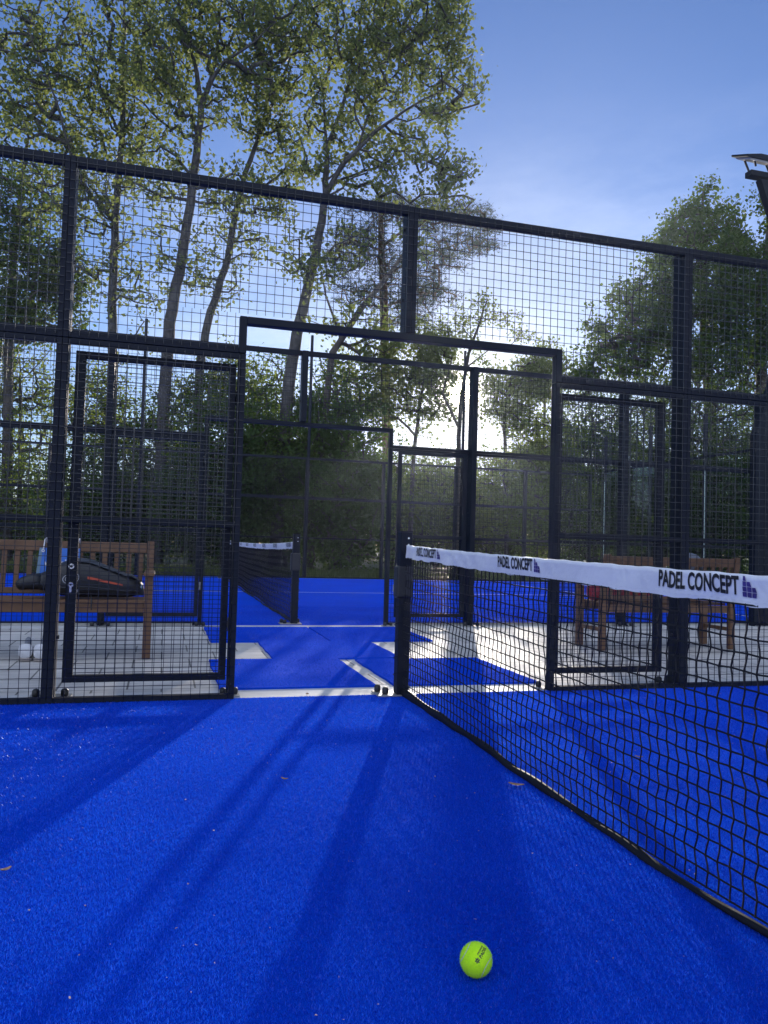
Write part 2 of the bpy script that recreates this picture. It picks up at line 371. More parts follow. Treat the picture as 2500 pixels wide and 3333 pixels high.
def fence(name, label, Y, s, xs, door, cols, plates=True, wr=.0022):
    """s=+1: mesh on the -Y side and columns on the +Y side; -1 the reverse. xs: panel edges"""
    T = thing(name, label, 'fence', (0, Y, 0))
    def yy(a, b): return (a, b) if s > 0 else (-b, -a)
    y0, y1 = yy(0, .04); wy = -.004*s; wyb = -.0085*s
    lw = {}
    def panel(x0, x1, z0, z1, mid=None, top=None, bot=None):
        f = obj('panel_frame', frame(x0,x1,z0,z1,y0,y1,.03,top,bot,mid), M['steel'], T, bevel=.003)
        key = (round(x1-x0,3), round(z0,3), round(z1,3))
        g = obj('wire_mesh', wires(x0+.012,x1-.012,z0+.012,z1-.012,wy,wyb,r=wr), M['wire'], f)
    for a, b in zip(xs[:-1], xs[1:]):
        if door and a >= -2 and b <= 2:
            continue
        panel(a+.0005, b-.0005, .002, 2.0, mid=1.0); panel(a+.0005, b-.0005, 2.003, 3.02, top=.055)
    if door:
        for sg in (-1, 1):
            a, b = (-2, -1.0) if sg < 0 else (1.0, 2)
            # lower side panel beside the opening; its jamb rises to the lintel
            panel(a+.0005, b-.0005, .002, 2.0, mid=1.0)
            x0, x1 = (-2, -.0) if sg < 0 else (0, 2)
            # upper panel notched by the lintel
            f = MB().box(x0+.0005,x0+.03,y0,y1,2.003 if sg < 0 else 2.225,3.02).box(x1-.03,x1-.0005,y0,y1,2.225 if sg < 0 else 2.003,3.02)
            f.box(x0+.03,x1-.03,y0+.001,y1-.001,2.965,3.02)
            bx0, bx1 = (x0+.03, -1.045) if sg < 0 else (1.045, x1-.03)
            f.box(bx0,bx1,y0+.001,y1-.001,2.003,2.035)
            fo = obj('panel_frame', f, M['steel'], T, bevel=.003)
            wa = wires(x0+.012, x1-.012, 2.235, 3.008, wy, wyb)
            ax, bx = (x0+.012, -1.045) if sg < 0 else (1.045, x1-.012)
            wb = wires(ax, bx, 2.015, 2.235, wy, wyb)
            for v, fc in ((wb.v, wb.f),):
                wa.add(np.concatenate(v), fc)
            obj('wire_mesh', wa, M['wire'], fo)
        d0, d1 = yy(-.001, .062)
        dm = MB().box(-1.043,-1.0005,d0,d1,2.0035,2.222).box(1.0005,1.043,d0,d1,2.0035,2.222).box(-1.0,1.0,d0,d1,2.178,2.222)
        dm.box(-1.043,-.9995,d0+.041*(s>0),d1-.041*(s<0),.002,2.0).box(.9995,1.043,d0+.041*(s>0),d1-.041*(s<0),.002,2.0)
        obj('door_frame', dm, M['steel'], T, bevel=.003)
    for x in cols:
        c0, c1 = yy(.0405, .135)
        z0 = 2.2225 if (door and x == 0) else 0
        p = obj('post', MB().box(x-.031,x+.031,c0,c1,z0,3.0), M['steel'], T, bevel=.004)
        for z in ((2.45, 2.9) if z0 else (.35, 1.3, 2.45)):
            for sx in (-1, 1):
                obj('bolt_head', MB().tube([(x+sx*.031, (c0+c1)/2, z), (x+sx*.042, (c0+c1)/2, z)], .011, 8), M['cap'], p)
        if plates and not z0:
            b0, b1 = yy(.02, .24)
            pl = obj('base_plate', MB().box(x-.11,x+.11,b0,b1,.0005,.011), M['galv'], T, bevel=.002)
            for sx in (-1, 1):
                for yv in (.17,):
                    obj('bolt_cap', MB().lathe([(.019,0),(.021,.010),(.021,.030),(.014,.040),(.004,.043)], (x+sx*.075, yv*s, .0112), 12), M['cap'], pl, smooth=True)
            # gusset
            g0, g1 = yy(.1355, .215)
            gp = MB(); ya, yb_ = .1355*s, .215*s
            gp.add([(x-.004,ya,.0112),(x-.004,yb_,.0112),(x-.004,ya,.11),(x+.004,ya,.0112),(x+.004,yb_,.0112),(x+.004,ya,.11)],
                   [(0,1,2),(3,5,4),(0,3,4,1),(1,4,5,2),(2,5,3,0)])
            obj('gusset', gp, M['steel'], pl)
    if plates:
        for x in (-1.02, 1.02) if door else ():
            b0, b1 = yy(.064, .17)
            pl = obj('base_plate', MB().box(x-.06,x+.06,b0,b1,.0005,.009), M['galv'], T)
            for sx in (-1, 1):
                obj('bolt_cap', MB().lathe([(.017,0),(.019,.010),(.019,.026),(.012,.036),(.004,.038)], (x+sx*.035, .13*s, .0092), 12), M['cap'], pl, smooth=True)
    # galvanised foot rail
    f0, f1 = yy(.042, .058)
    e = list(cols)+([-1.05,1.05] if door else [])
    e = sorted(c for c in e if not (door and c == 0))
    for a, b in zip(e[:-1], e[1:]):
        if door and a > -1.1 and b < 1.1: continue
        obj('foot_rail', MB().box(a+.035, b-.045, f0, f1, .001, .024), M['galv'], T)
    return T
fence('near_court_fence', 'black wire mesh court fence nearest the camera with a wide doorway at the net post', 0, 1, [-6,-4,-2,2,4,6], True, [-6,-4,-2,0,2,4,6])
fence('far_court_fence', 'black wire mesh fence across the paved path with its own doorway', D, -1, [-6,-4,-2,2,4,6], True, [-6,-4,-2,0,2,4,6])
fence('back_fence', 'black wire mesh fence along the back edge of the far court before the trees', E_, 1, [-8,-6,-4,-2,0,2,4,6,8,10], False, [-8,-6,-4,-2,0,2,4,6,8,10], plates=False, wr=.0014)
for x, lb in ((-2.0,'thin dark mast rising above the back fence, leftmost of the three'),(2.05,'thin dark mast above the back fence between the far doorway posts'),(6.22,'thin dark mast above the back fence right beside the low sun')):
    t = thing('back_mast', lb, 'mast', (x, E_+.20, 0), group='masts behind the far court')
    obj('pole', MB().tube([(0,0,-.02),(0,0,3.0),(0,0,6.16)], [.045,.042,.036], 10), M['steel'], t, smooth=True)
    obj('collar', MB().box(-.05,.05,-.058,.05,2.6,2.68), M['cap'], t)

# gates folded back against the fences
def gate(label, x0, x1, Y, y0, hinge, z1=1.95, lock=True):
    t = thing('gate', label, 'gate', (0, Y, 0), group='open mesh gates')
    y1 = y0+.04
    f = MB().box(x0,x0+(.055 if hinge>0 else .04),y0,y1,.10,z1).box(x1-(.04 if hinge>0 else .055),x1,y0,y1,.10,z1)
    a, b = x0+(.055 if hinge>0 else .04), x1-(.04 if hinge>0 else .055)
    f.box(a,b,y0+.001,y1-.001,z1-.04,z1).box(a,b,y0+.001,y1-.001,.10,.14).box(a,b,y0+.001,y1-.001,.985,1.025)
    obj('gate_frame', f, M['steel'], t, bevel=.003)
    obj('wire_mesh', wires(a-.01,b+.01,.13,z1-.03,(y0-.003 if y0 > 0 else y1+.003),(y0-.007 if y0 > 0 else y1+.007)), M['wire'], t)
    hx = x1+.012 if hinge > 0 else x0-.012
    for z in (.42, 1.75):
        hb = MB().tube([(hx,(y0+y1)/2,z-.04),(hx,(y0+y1)/2,z+.04)], .010, 8)
        sx = -1 if hinge > 0 else 1
        hb.box(*sorted((hx+sx*.006, hx+sx*.03)), y1-.002, y1+.004, z-.02, z+.02) 
        obj('hinge', hb, M['galv'] if z < 1 else M['cap'], t)
    lx = x0+.026 if hinge > 0 else x1-.026
    fy = y0-.0005 if y0 > 0 else y1+.0005; sg = -1 if y0 > 0 else 1
    if lock:
        k = obj('lock', MB().add(*ring((lx, fy+sg*.0005, .742), .015, .007, sg*.006)), M['chrome'], t)
        kb = MB().add(*ring((lx, fy+sg*.0005, .640), .014, .005, sg*.004)); kb.box(lx-.006, lx+.006, min(fy,fy+sg*.004), max(fy,fy+sg*.004), .598, .627)
        obj('keyhole', kb, M['chrome'], t)
    return t
def ring(c, R, r, dy, k=16):
    V = []; f = []
    for j in range(k):
        a = 2*math.pi*j/k; ca, sa = math.cos(a), math.sin(a)
        for rr, y in ((R,0),(R,dy),(r,dy),(r,0)): V.append((c[0]+rr*ca, c[1]+y, c[2]+rr*sa))
    for j in range(k):
        n = (j+1)%k
        for q in range(3): f.append((j*4+q, j*4+q+1, n*4+q+1, n*4+q))
    return V, f
gate('open mesh gate folded back left of the near doorway, racket bag seen through it', -1.935, -1.048, 0, .075, 1)
gate('open mesh gate folded back right of the near doorway, behind the printed net', 1.055, 1.88, 0, .075, -1)
gate('open mesh gate of the far fence folded back left, behind the near left gate', -1.96, -1.048, D, -.115, 1, 1.97)
gate('open mesh gate of the far fence folded back right, beside the near net post', 1.098, 1.93, D, -.115, -1, 1.97)
# lever handle seen on the near right gate post
# (small bright latch)
# end wall of the far court: glass panes on posts
t = thing('glass_end_wall', 'glass end wall of the far court seen past the right fence post', 'glass wall', (10.0, 0, 0))
ys = [12.15-2.04*k for k in range(-1, 5)]
for y in ys:
    obj('glass_pane', MB().box(-.006,.006,y-2.03,y-.012,.03,3.0), M['glass'], t)
    obj('glass_edge', MB().box(-.0065,.0065,y-.0115,y+.000,.03,2.75), M['glassedge'], t)
    obj('post', MB().box(.02,.10,y+.03,y+.09,0,4.0), M['steel'], t)
obj('rail', MB().box(.02,.06,ys[-1]-2,ys[0]+.02,3.01,3.06), M['steel'], t)

# ------------------------------------------------------------------ nets
def text_mesh(s, height, width, font_off=.018, res=3):
    cu = bpy.data.curves.new('txt', 'FONT'); cu.body = s; cu.size = 1; cu.offset = font_off; cu.resolution_u = res
    o = bpy.data.objects.new('txt', cu); C.objects.link(o)
    dg = bpy.context.evaluated_depsgraph_get(); me = bpy.data.meshes.new_from_object(o.evaluated_get(dg))
    v = np.array([x.co[:] for x in me.vertices]); f = [tuple(p.vertices) for p in me.polygons]
    bpy.data.objects.remove(o); bpy.data.meshes.remove(me)
    v -= v.min(0)[None]*np.array([1,1,0]); e = v.max(0)
    v[:,0] *= width/e[0]; v[:,1] *= height/e[1]; v[:,2] = 0
    return v, f
TX, TF = text_mesh('PADEL CONCEPT', .050, .333, .032)
def net(label, ya, yb, ztop, texts, x=0.0, post_lab=None):
    """ya: near-post y, yb: other post y"""
    T = thing('padel_net', label, 'net', (x, ya, 0))
    sg = 1 if yb > ya else -1; Ln = abs(yb-ya)
    def top(u): return .86+(ztop-.86)*(abs(u-Ln/2)/(Ln/2))**2.5
    def bw(u, v):   # sideways ripple of the band; v 0 top .. 1 bottom
        a = .5+.5*math.sin(u*2.3+.7); b = .5+.5*math.sin(u*1.37+2)
        return .0025*math.sin(u*7+v*1.5+2*math.sin(u*1.9))+0.0028*a*math.sin(u*23+v*4+3*math.sin(u*3.1))*v+.0022*b*math.sin(u*49+v*7*math.sin(u*5)+4*math.sin(u*2.7))
    def band_pt(u, v, off=0):
        w = .078
        zt = top(u)+.0010*math.sin(u*23)+.0007*math.sin(u*61)
        return (-.006+bw(u, v)-off, sg*u, zt-w*v+(.0012*math.sin(u*40) if v > .9 else 0))
    # posts
    for py in (0.0, sg*Ln):
        p = MB().box(-.0375,.0375,py-.0375,py+.0375,.012,.992)
        po = obj('net_post', p, M['steel'], T, bevel=.005)
        obj('post_cap', MB().box(-.039,.039,py-.039,py+.039,.9925,.998), M['steel'], po)
        obj('tension_box', MB().box(-.055,.046,py-.044,py+.044,.59,.785), M['cap'], po, bevel=.012)
        for z in (.955, .915): obj('post_bolt', MB().tube([(.01,py-.0375,z),(.01,py-.044,z)], .006, 8), M['chrome'], po)
        bp = obj('base_plate', MB().box(-.155,.085,py-.05,py+.12,.0015,.0115), M['galv'], po, bevel=.003)
        for q in ((-.125,.085),(-.10,-.005),(.06,.09)):
            cp = obj('bolt_cap', MB().lathe([(.018,0),(.020,.010),(.020,.030),(.013,.040),(.004,.043)], (q[0], py+q[1], .0118), 12), M['cap'], po, smooth=True)
        # cord wound round the post
        pts = [( .044*math.cos(a)*1.15, py+.044*math.sin(a)*1.15, .08+.50*a/(2*math.pi*5)) for a in np.linspace(0, 2*math.pi*5, 90)]
        obj('lacing', MB().tube(pts, .0022, 4), M['cord'], po)
    # netting
    st = .045; nu = int((Ln-.09)/st); nv = 18
    g = np.zeros((nu+1, nv+1, 3)); 
    for i in range(nu+1):
        u = .045+i*(Ln-.09)/nu
        zt = top(u)-.076; zb = .03+.012*math.sin(u*2.3)
        for j in range(nv+1):
            v = j/nv; dz = .0015*math.sin(u*5+j*1.7)
            g[i,j] = (-.004+.006*math.sin(u*1.9+j*.5)*math.sin(math.pi*v), sg*(u+.0045*(1 if j%2 else -1)*(0<j<nv)+.003*math.sin(j*.5+u*2)*math.sin(math.pi*v)), zb+(zt-zb)*v+(dz if 0<j<nv else 0))
    g[:,1:-1] += rng.normal(0,.0010,(nu+1,nv-1,3))*np.array([.5,1,1])
    mb = MB(); r = .0029
    def seg(a, b):
        d = b-a; d = d/np.linalg.norm(d); u = np.cross(d,(1,0,0)); u /= np.linalg.norm(u)+1e-9; v = np.cross(d,u)
        q = [a+r*(u*math.cos(t)+v*math.sin(t)) for t in (0,2.094,4.189)]; q += [p+(b-a) for p in q]
        mb.add(q, [(0,1,4,3),(1,2,5,4),(2,0,3,5)])
    for i in range(nu+1):
        for j in range(nv+1):
            if j < nv:
                # uprights sag sideways a little between knots
                a, b = g[i,j], g[i,j+1]; c = (a+b)/2+np.array([0, .0015*(1 if (i+j)%2 else -1), 0])
                seg(a,c); seg(c,b)
            if i < nu: seg(g[i,j], g[i+1,j])
            if (i < 90):
                a = g[i,j]; s_ = .0046
                mb.add([a+np.array(p)*s_ for p in ((1,0,0),(-1,0,0),(0,1,0),(0,-1,0),(0,0,1),(0,0,-1))],
                       [(0,2,4),(2,1,4),(1,3,4),(3,0,4),(2,0,5),(1,2,5),(3,1,5),(0,3,5)])
    obj('netting', mb, M['cord'], T)
    # bottom tape lying on the turf
    bt = MB(); V = []; f = []; n = 260
    for i in range(n+1):
        u = .03+(Ln-.06)*i/n; xw = .010*math.sin(u*2.1)+.006*math.sin(u*6.7)+.003*math.sin(u*19)
        h = .050*(1-.66*min(1,u/2.4))+.005*math.sin(u*11)
        V += [(-.012+xw,sg*u,.004),(-.016+xw*.8,sg*u,h*.5),(-.006+xw*.5,sg*u,h),(.004+xw*.5,sg*u,h),(.012+xw,sg*u,.004)]
    for i in range(n):
        for j in range(4): f.append((i*5+j,(i+1)*5+j,(i+1)*5+j+1,i*5+j+1))
    obj('bottom_tape', bt.add(V,f), M['cord'], T, smooth=True)
    # top band
    n = 700; V = []; f = []; k = 7
    for i in range(n+1):
        u = .045+(Ln-.09)*i/n
        for j in range(k): V.append(band_pt(u, j/(k-1)))
        zt = V[-k]
        V += [(zt[0]+.010, zt[1], zt[2]+.0015)]
        for j in range(k): q = band_pt(u, j/(k-1)); V.append((q[0]+.014, q[1], q[2]))
    K = 2*k+1; order = list(range(k-1,-1,-1))+[k]+list(range(k+1, 2*k+1))
    for i in range(n):
        for a, b in zip(order[:-1], order[1:]): f.append((i*K+a, i*K+b, (i+1)*K+b, (i+1)*K+a))
    band = obj('top_band', MB().add(V, f), M['band'], T, smooth=True)
    V = []; f = []
    for i in range(n+1):
        u = .045+(Ln-.09)*i/n; V += [band_pt(u,.86,.0014), band_pt(u,.845,.0014)]
    for i in range(0,n,2): f.append((2*i,2*i+2,2*i+3,2*i+1))
    obj('stitching', MB().add(V, f), M['stitch'], band)
    for u0 in texts:      # u of the left end of the words
        def put(v, off=.0022):
            return [band_pt(abs(u0)+(-sg)*vx if sg > 0 else abs(u0)+vx, (.072-.0 - vy-.006)/.078, off) for vx, vy in v]
        me = MB().add(put([(a[0], a[1]+.013) for a in TX]), TF)
        obj('lettering', me, M['ink'], band)
        lg = MB()
        for ci, (cx, rows) in enumerate(((0.345,(0,1,2,3)),(.362,(1,2,3)),(.379,(2,3)))):
            for rw in rows:
                y1_ = .0635-rw*.0135; sk = .004*(3-rw)*.3 if ci == 0 else 0
                w_ = .0145
                lg.add(put([(cx+sk-.0,y1_-.012),(cx+w_,y1_-.012),(cx+w_-(.004 if rw == ci else 0),y1_),(cx+sk,y1_)]), [(0,1,2,3)])
        obj('logo', lg, M['violet'], band)
    # tape tie at the post
    obj('tie', MB().tube([(-.02, sg*.02, ztop-.01),(-.03, sg*.035, ztop-.03),(-.018, sg*.05, ztop-.05)], .004, 6), M['cord'], T)
    return T
net('near padel net with a white band printed with black words, running to the camera', .0, -10.0, .912, [.256, 1.410, 2.573, 3.735, 4.9, 6.06, 7.22, 8.38])
net('smaller padel net of the far court with white printed band', 4.05, 14.1, .912, [.256+.43+1.16*k for k in range(8)])

# ------------------------------------------------------------------ floodlight mast by the far court
t = thing('floodlight_mast', 'tall dark floodlight mast at the right edge with a flat lamp head', 'floodlight', (6.22, D-.1, 0))
obj('pole', MB().box(-.06,.06,-.06,.06,0,6.0), M['steel'], t, bevel=.008)
g = MB().add([(-.065,-.05,2.5),(-.33,-.05,2.5),(-.065,-.05,3.25),(-.065,.05,2.5),(-.33,.05,2.5),(-.065,.05,3.25)], [(0,1,2),(3,5,4),(0,3,4,1),(1,4,5,2),(2,5,3,0)])
obj('bracket', g, M['steel'], t)
obj('lower_column', MB().box(-.34,-.066,-.055,.055,0,2.5).box(-.20,-.19,-.062,-.056,.1,2.45), M['steel'], t, bevel=.006)
g = MB().add([(-.066,-.05,5.25),(-.30,-.05,5.83),(-.066,-.05,5.83),(-.066,.05,5.25),(-.30,.05,5.83),(-.066,.05,5.83)], [(0,1,2),(3,5,4),(0,3,4,1),(1,4,5,2),(2,5,3,0)])
obj('top_gusset', g, M['steel'], t)
obj('cross_arm', MB().box(-.46,.5,-.06,.06,5.85,5.925), M['steel'], t, bevel=.004)
h = MB().add([(-.62,-.17,6.10),(-.40,-.17,6.14),(.02,-.17,6.13),(.02,-.17,6.06),(-.62,-.17,6.07),
              (-.60,.15,6.24),(-.40,.15,6.27),(.02,.15,6.26),(.02,.15,6.20),(-.60,.15,6.21)],
             [(0,4,3,2,1),(5,6,7,8,9),(0,1,6,5),(1,2,7,6),(2,3,8,7),(3,4,9,8),(4,0,5,9)])
lh = obj('lamp_head', h, M['steel'], t, bevel=.004); lh.location.z = -.05
obj('lamp_lens', MB().add([(-.56,-.15,6.072),(-.04,-.15,6.062),(-.04,.13,6.190),(-.56,.13,6.200),(-.54,-.14,6.050),(-.06,-.14,6.040),(-.06,.12,6.165),(-.54,.12,6.175)],[(0,1,5,4),(1,2,6,5),(2,3,7,6),(3,0,4,7),(4,5,6,7)]), M['led'], lh)
for x in (-.46, -.12):
    obj('yoke', MB().tube([(x,-.10,6.08),(x+.05,-.08,5.96)], .014, 6), M['steel'], t)
    obj('yoke', MB().tube([(x,.10,6.17),(x+.05,.05,5.96)], .014, 6), M['steel'], t)
obj('cable', MB().tube([(-.02,-.1,6.14),(.02,-.1,6.17),(.06,-.08,6.12),(.05,-.06,6.0)], .008, 6), M['cap'], t)

# ------------------------------------------------------------------ benches
def bench(label, loc, rz, L_=1.5):
    """local: seat faces -Y, front legs at y=0, back at y=.5, x from 0 to L"""
    t = thing('garden_bench', label, 'bench', loc, rz, 'teak benches on the path')
    m_ = M['teak']; zs = .43
    for x in (0, L_-.06):
        obj('leg', MB().box(x,x+.06,0,.06,0,.62), m_, t, bevel=.004)
        b = MB(); w_ = .055   # back leg rising into a slightly raked back post
        P_ = [(.40,0),(.40,.43),(.475,.88)]
        V = []
        for y, z in P_: V += [(x,y,z),(x+w_,y,z),(x+w_,y+.055,z),(x,y+.055,z)]
        b.add(V, [(0,3,2,1),(8,9,10,11)]+[(i*4+j,i*4+(j+1)%4,(i+1)*4+(j+1)%4,(i+1)*4+j) for i in range(2) for j in range(4)])
        obj('leg', b, m_, t, bevel=.006)
        obj('armrest', MB().box(x-.01,x+.07,-.045,.43,.621,.648), m_, t, bevel=.006)
        obj('side_rail', MB().box(x+.012,x+.045,.061,.399,.17,.205), m_, t, bevel=.003)
    obj('apron', MB().box(.061,L_-.061,.012,.04,.345,.415), m_, t, bevel=.003)
    obj('apron', MB().box(.061,L_-.061,.40,.43,.345,.415), m_, t, bevel=.003)
    for k in range(5):
        y = -.005+k*.082
        obj('seat_slat', MB().box(.061 if y < .06 else .0,L_-.061 if y < .06 else L_-.0,y,y+.07,.417,.437) if 0 else MB().box(.061,L_-.061,y,y+.07,.417,.437), m_, t, bevel=.004)
    def yb(z): return .40+(z-.43)/.45*.075
    def raked(x0,x1,z0,z1,d0,d1):
        y0, y1 = yb(z0), yb(z1)
        V = [(x0,y0+d0,z0),(x1,y0+d0,z0),(x1,y0+d1,z0),(x0,y0+d1,z0),(x0,y1+d0,z1),(x1,y1+d0,z1),(x1,y1+d1,z1),(x0,y1+d1,z1)]
        return MB().add(V, [(0,3,2,1),(4,5,6,7),(0,1,5,4),(1,2,6,5),(2,3,7,6),(3,0,4,7)])
    obj('top_rail', raked(.056,L_-.061,.785,.865,.01,.045), m_, t, bevel=.005)
    obj('lower_back_rail', raked(.056,L_-.061,.455,.50,.012,.042), m_, t, bevel=.004)
    n = int(round((L_-.12)/.092))
    for k in range(n):
        xc = .06+(k+.5)*(L_-.12)/n
        obj('back_slat', raked(xc-.019,xc+.019,.501,.784,.018,.034), m_, t, bevel=.002)
    return t
bench('teak slatted bench on the path left of the doorway, racket bag lying on it', (-2.985, 1.60, 0), 0, 1.5)
bench('teak slatted bench seen from behind right of the doorway with a red bag on it', (3.905, 2.25, 0), math.pi, 1.46)

# ------------------------------------------------------------------ bags
def blob(prof, n=16, k=20, ex=2.4):
    """prof: list of (s position vec, half width y, half height z_low, z_high) along x -> superellipse sections"""
    V = []; f = []
    for (x, yc, zc, hy, hz) in prof:
        for j in range(k):
            a = 2*math.pi*j/k; c, s = math.cos(a), math.sin(a)
            V.append((x, yc+hy*abs(c)**(2/ex)*np.sign(c), zc+hz*abs(s)**(2/ex)*np.sign(s)))
    m_ = len(prof)
    for i in range(m_-1):
        for j in range(k): f.append((i*k+j,(i+1)*k+j,(i+1)*k+(j+1)%k,i*k+(j+1)%k))
    f += [tuple(range(k)), tuple((m_-1)*k+j for j in range(k-1,-1,-1))]
    return MB().add(V, f)
# racket bag: x 0..0.83 (left to right), lies on the seat
t = thing('racket_bag', 'black padded racket bag with red stripe lying on the left bench', 'sports bag', (-2.365, 1.76, .437))
zr = [(0,.115,.01,.02),(.02,.125,.055,.05),(.07,.13,.085,.062),(.14,.14,.11,.085),(.22,.145,.12,.125),(.32,.145,.118,.148),(.42,.142,.113,.145),(.52,.135,.105,.125),(.62,.128,.096,.105),(.70,.118,.080,.088),(.76,.110,.06,.070),(.805,.10,.035,.045),(.815,.10,.01,.015)]
obj('bag_body', blob([(x, 0, .012+max(hz,.01)+(.05 if x<.1 else .05-.05*min(1,(x-.1)/.15))+.015*(x>.7), hy, hz) for x, zc, hy, hz in zr]), M['bagblack'], t, smooth=True)
# top flap panel, grey, following the crest
V = []; f = []
for i, x in enumerate(np.linspace(.28,.80,14)):
    hz = np.interp(x,[a[0] for a in zr],[a[3] for a in zr]); zc = .012+hz+.015*(x>.7)
    for q in (0,1,2):
        yy_ = -.095+.035*q; V.append((x, yy_*(1-.25*(x-.3)), zc+hz*(.80,.93,.985)[q]+.002))
for i in range(13):
    for q in (0,1): f.append((i*3+q,(i+1)*3+q,(i+1)*3+q+1,i*3+q+1))
obj('side_panel', MB().add(V,f), M['baggrey'], t, smooth=True)
def onbag(x, fr):   # point on the camera side of the bag; fr -1..1 of half height
    hz = np.interp(x,[a[0] for a in zr],[a[3] for a in zr]); hy = np.interp(x,[a[0] for a in zr],[a[2] for a in zr])
    zc = .012+hz+(.05 if x<.1 else .05-.05*min(1,(x-.1)/.15))+.015*(x>.7)
    s = abs(fr)**1.2; c = max(0,1-s**2)**.5
    return (x, -hy*c**(2/2.4)-.003, zc+hz*fr)
V = []; f = []
for x in np.linspace(.41,.66,12):
    V += [onbag(x,.10-.10*(x-.41)), onbag(x,-.03-.05*(x-.41)*2)]
for i in range(11): f.append((2*i,2*i+2,2*i+3,2*i+1))
obj('stripe', MB().add(V,f), M['orange'], t)
# oval emblem, ring with three short bars
em = MB()
for R0, R1 in ((.052,.046),(.036,.031)):
    V = []; f = []; K = 24
    for j in range(K):
        a = 2*math.pi*j/K
        for R in (R0,R1): V.append(onbag(.295+R*1.15*math.cos(a), .03+R*6.2*math.sin(a)*.9))
    lim = K if R0 > .05 else 15
    for j in range(lim): f.append((2*j,2*((j+1)%K),2*((j+1)%K)+1,2*j+1))
    em.add(V, f)
for k in range(3):
    z = .12-.10*k; em.add([onbag(.268,z),onbag(.315,z+.03),onbag(.315,z+.075),onbag(.268,z+.045)], [(0,1,2,3)])
obj('emblem', em, M['print'], t)
obj('label_patch', MB().add([onbag(.33,-.72),onbag(.345,-.72),onbag(.345,-.55),onbag(.33,-.55)],[(0,1,2,3)]), M['print'], t)
V = [onbag(x,-.42) for x in np.linspace(.20,.78,14)]; obj('zip', MB().tube([(a[0],a[1]-.001,a[2]) for a in V], .003, 5), M['baggrey'], t)
obj('strap', MB().tube([(.08,-.03,.13),(.02,-.04,.125),(-.04,-.04,.110),(-.075,-.03,.095),(-.09,-.03,.09)], [.06,.058,.050,.036,.012], 12), M['bagblack'], t, smooth=True)
obj('strap', MB().tube([(.44,-.13,.03),(.45,-.175,.01),(.45,-.182,-.05),(.452,-.18,-.07)], .006, 6), M['bagblack'], t, smooth=True)
obj('reflector', MB().add([onbag(.79,.15),onbag(.80,.15),onbag(.80,.75),onbag(.79,.70)],[(0,1,2,3)]), M['chrome'], t)

# blue carrier bag hung on the backrest
t = thing('carrier_bag', 'blue plastic carrier bag with white cord handles hung on the left bench back', 'bag', (-2.185, 2.00, .52))
obj('bag_body', MB().add([(-.175,-.055,0),(.145,-.055,0),(.145,-.02,0),(-.175,-.02,0),(-.150,-.05,.290),(.140,-.05,.290),(.140,-.03,.290),(-.150,-.03,.290)],
    [(0,3,2,1),(0,1,5,4),(1,2,6,5),(2,3,7,6),(3,0,4,7)]), M['blue_tote'], t)
obj('side_gusset', MB().add([(-.176,-.0565,0),(-.150,-.0565,0),(-.128,-.0515,.29),(-.151,-.0515,.29)],[(0,1,2,3)]), M['tote_side'], t)
for x in (-.125, .118):
    obj('handle', MB().tube([(x,-.056,.272),(x+.005,-.060,.30),(x+.010,-.055,.352),(x+.012,-.02,.366),(x+.012,.03,.366),(x+.01,.07,.33)], .0045, 6), M['white'], t)
    obj('eyelet', MB().add(*ring((x,-.053,.268),.012,.006,-.003)), M['white'], t)
for s, x0, w_ in (('w',-.112,.034),('nkle',.005,.100)):
    v, ff = text_mesh(s, .052 if s != 'w' else .036, w_, .03)
    obj('lettering', MB().add([(x0+a[0], -.0562+.001*(a[1]), .150+a[1]) for a in v], ff), M['white'], t)

# red sports bag on the right bench seat
t = thing('red_sports_bag', 'glossy red sports bag on the seat of the right bench', 'sports bag', (2.50, 2.08, .437))
obj('bag_body', blob([(0,0,.06,.04,.05),(.02,0,.085,.10,.085),(.08,0,.10,.125,.10),(.2,0,.095,.13,.095),(.32,0,.085,.13,.082),(.46,0,.075,.125,.073),(.58,0,.07,.12,.068),(.66,0,.06,.10,.055),(.68,0,.05,.05,.03)]), M['red'], t, smooth=True)
obj('handle', MB().tube([(.08,-.10,.15),(.12,-.13,.20),(.2,-.13,.235),(.28,-.12,.20),(.30,-.10,.15)], .010, 6), M['red'], t, smooth=True)
for x in (.19, .28): obj('buckle', MB().box(x,x+.02,-.150,-.138,.13,.19), M['white'], t)
obj('zip', MB().tube([(.05,-.03,.20),(.2,-.03,.1925),(.4,-.03,.160),(.6,-.03,.135)], .004, 5), M['bagblack'], t)
# grey-blue backpack
t = thing('backpack', 'grey blue backpack standing on the right bench, rounded top above the backrest', 'backpack', (3.52, 2.02, .437))
prof = [(.17,0),(.175,.10),(.172,.25),(.165,.36),(.14,.43),(.10,.462),(.05,.476),(.01,.48)]
mb = MB(); V = []; f = []; k = 20
for r, z in prof:
    for j in range(k):
        a = 2*math.pi*j/k; V.append((r*1.0*abs(math.cos(a))**.8*np.sign(math.cos(a)), r*.6*abs(math.sin(a))**.8*np.sign(math.sin(a)), z))
f = [(i*k+j, i*k+(j+1)%k, (i+1)*k+(j+1)%k, (i+1)*k+j) for i in range(len(prof)-1) for j in range(k)]+[tuple(range(k-1,-1,-1)), tuple((len(prof)-1)*k+j for j in range(k))]
obj('bag_body', MB().add(V,f), M['greyblue'], t, smooth=True)
for x in (-.08,.08): obj('strap', MB().tube([(x,-.09,.42),(x,-.115,.30),(x,-.118,.15),(x*1.1,-.10,.04)], .012, 6), M['bagblack'], t, smooth=True)
obj('pocket', MB().box(-.11,.11,.09,.125,.04,.22), M['bagblack'], t, bevel=.015)

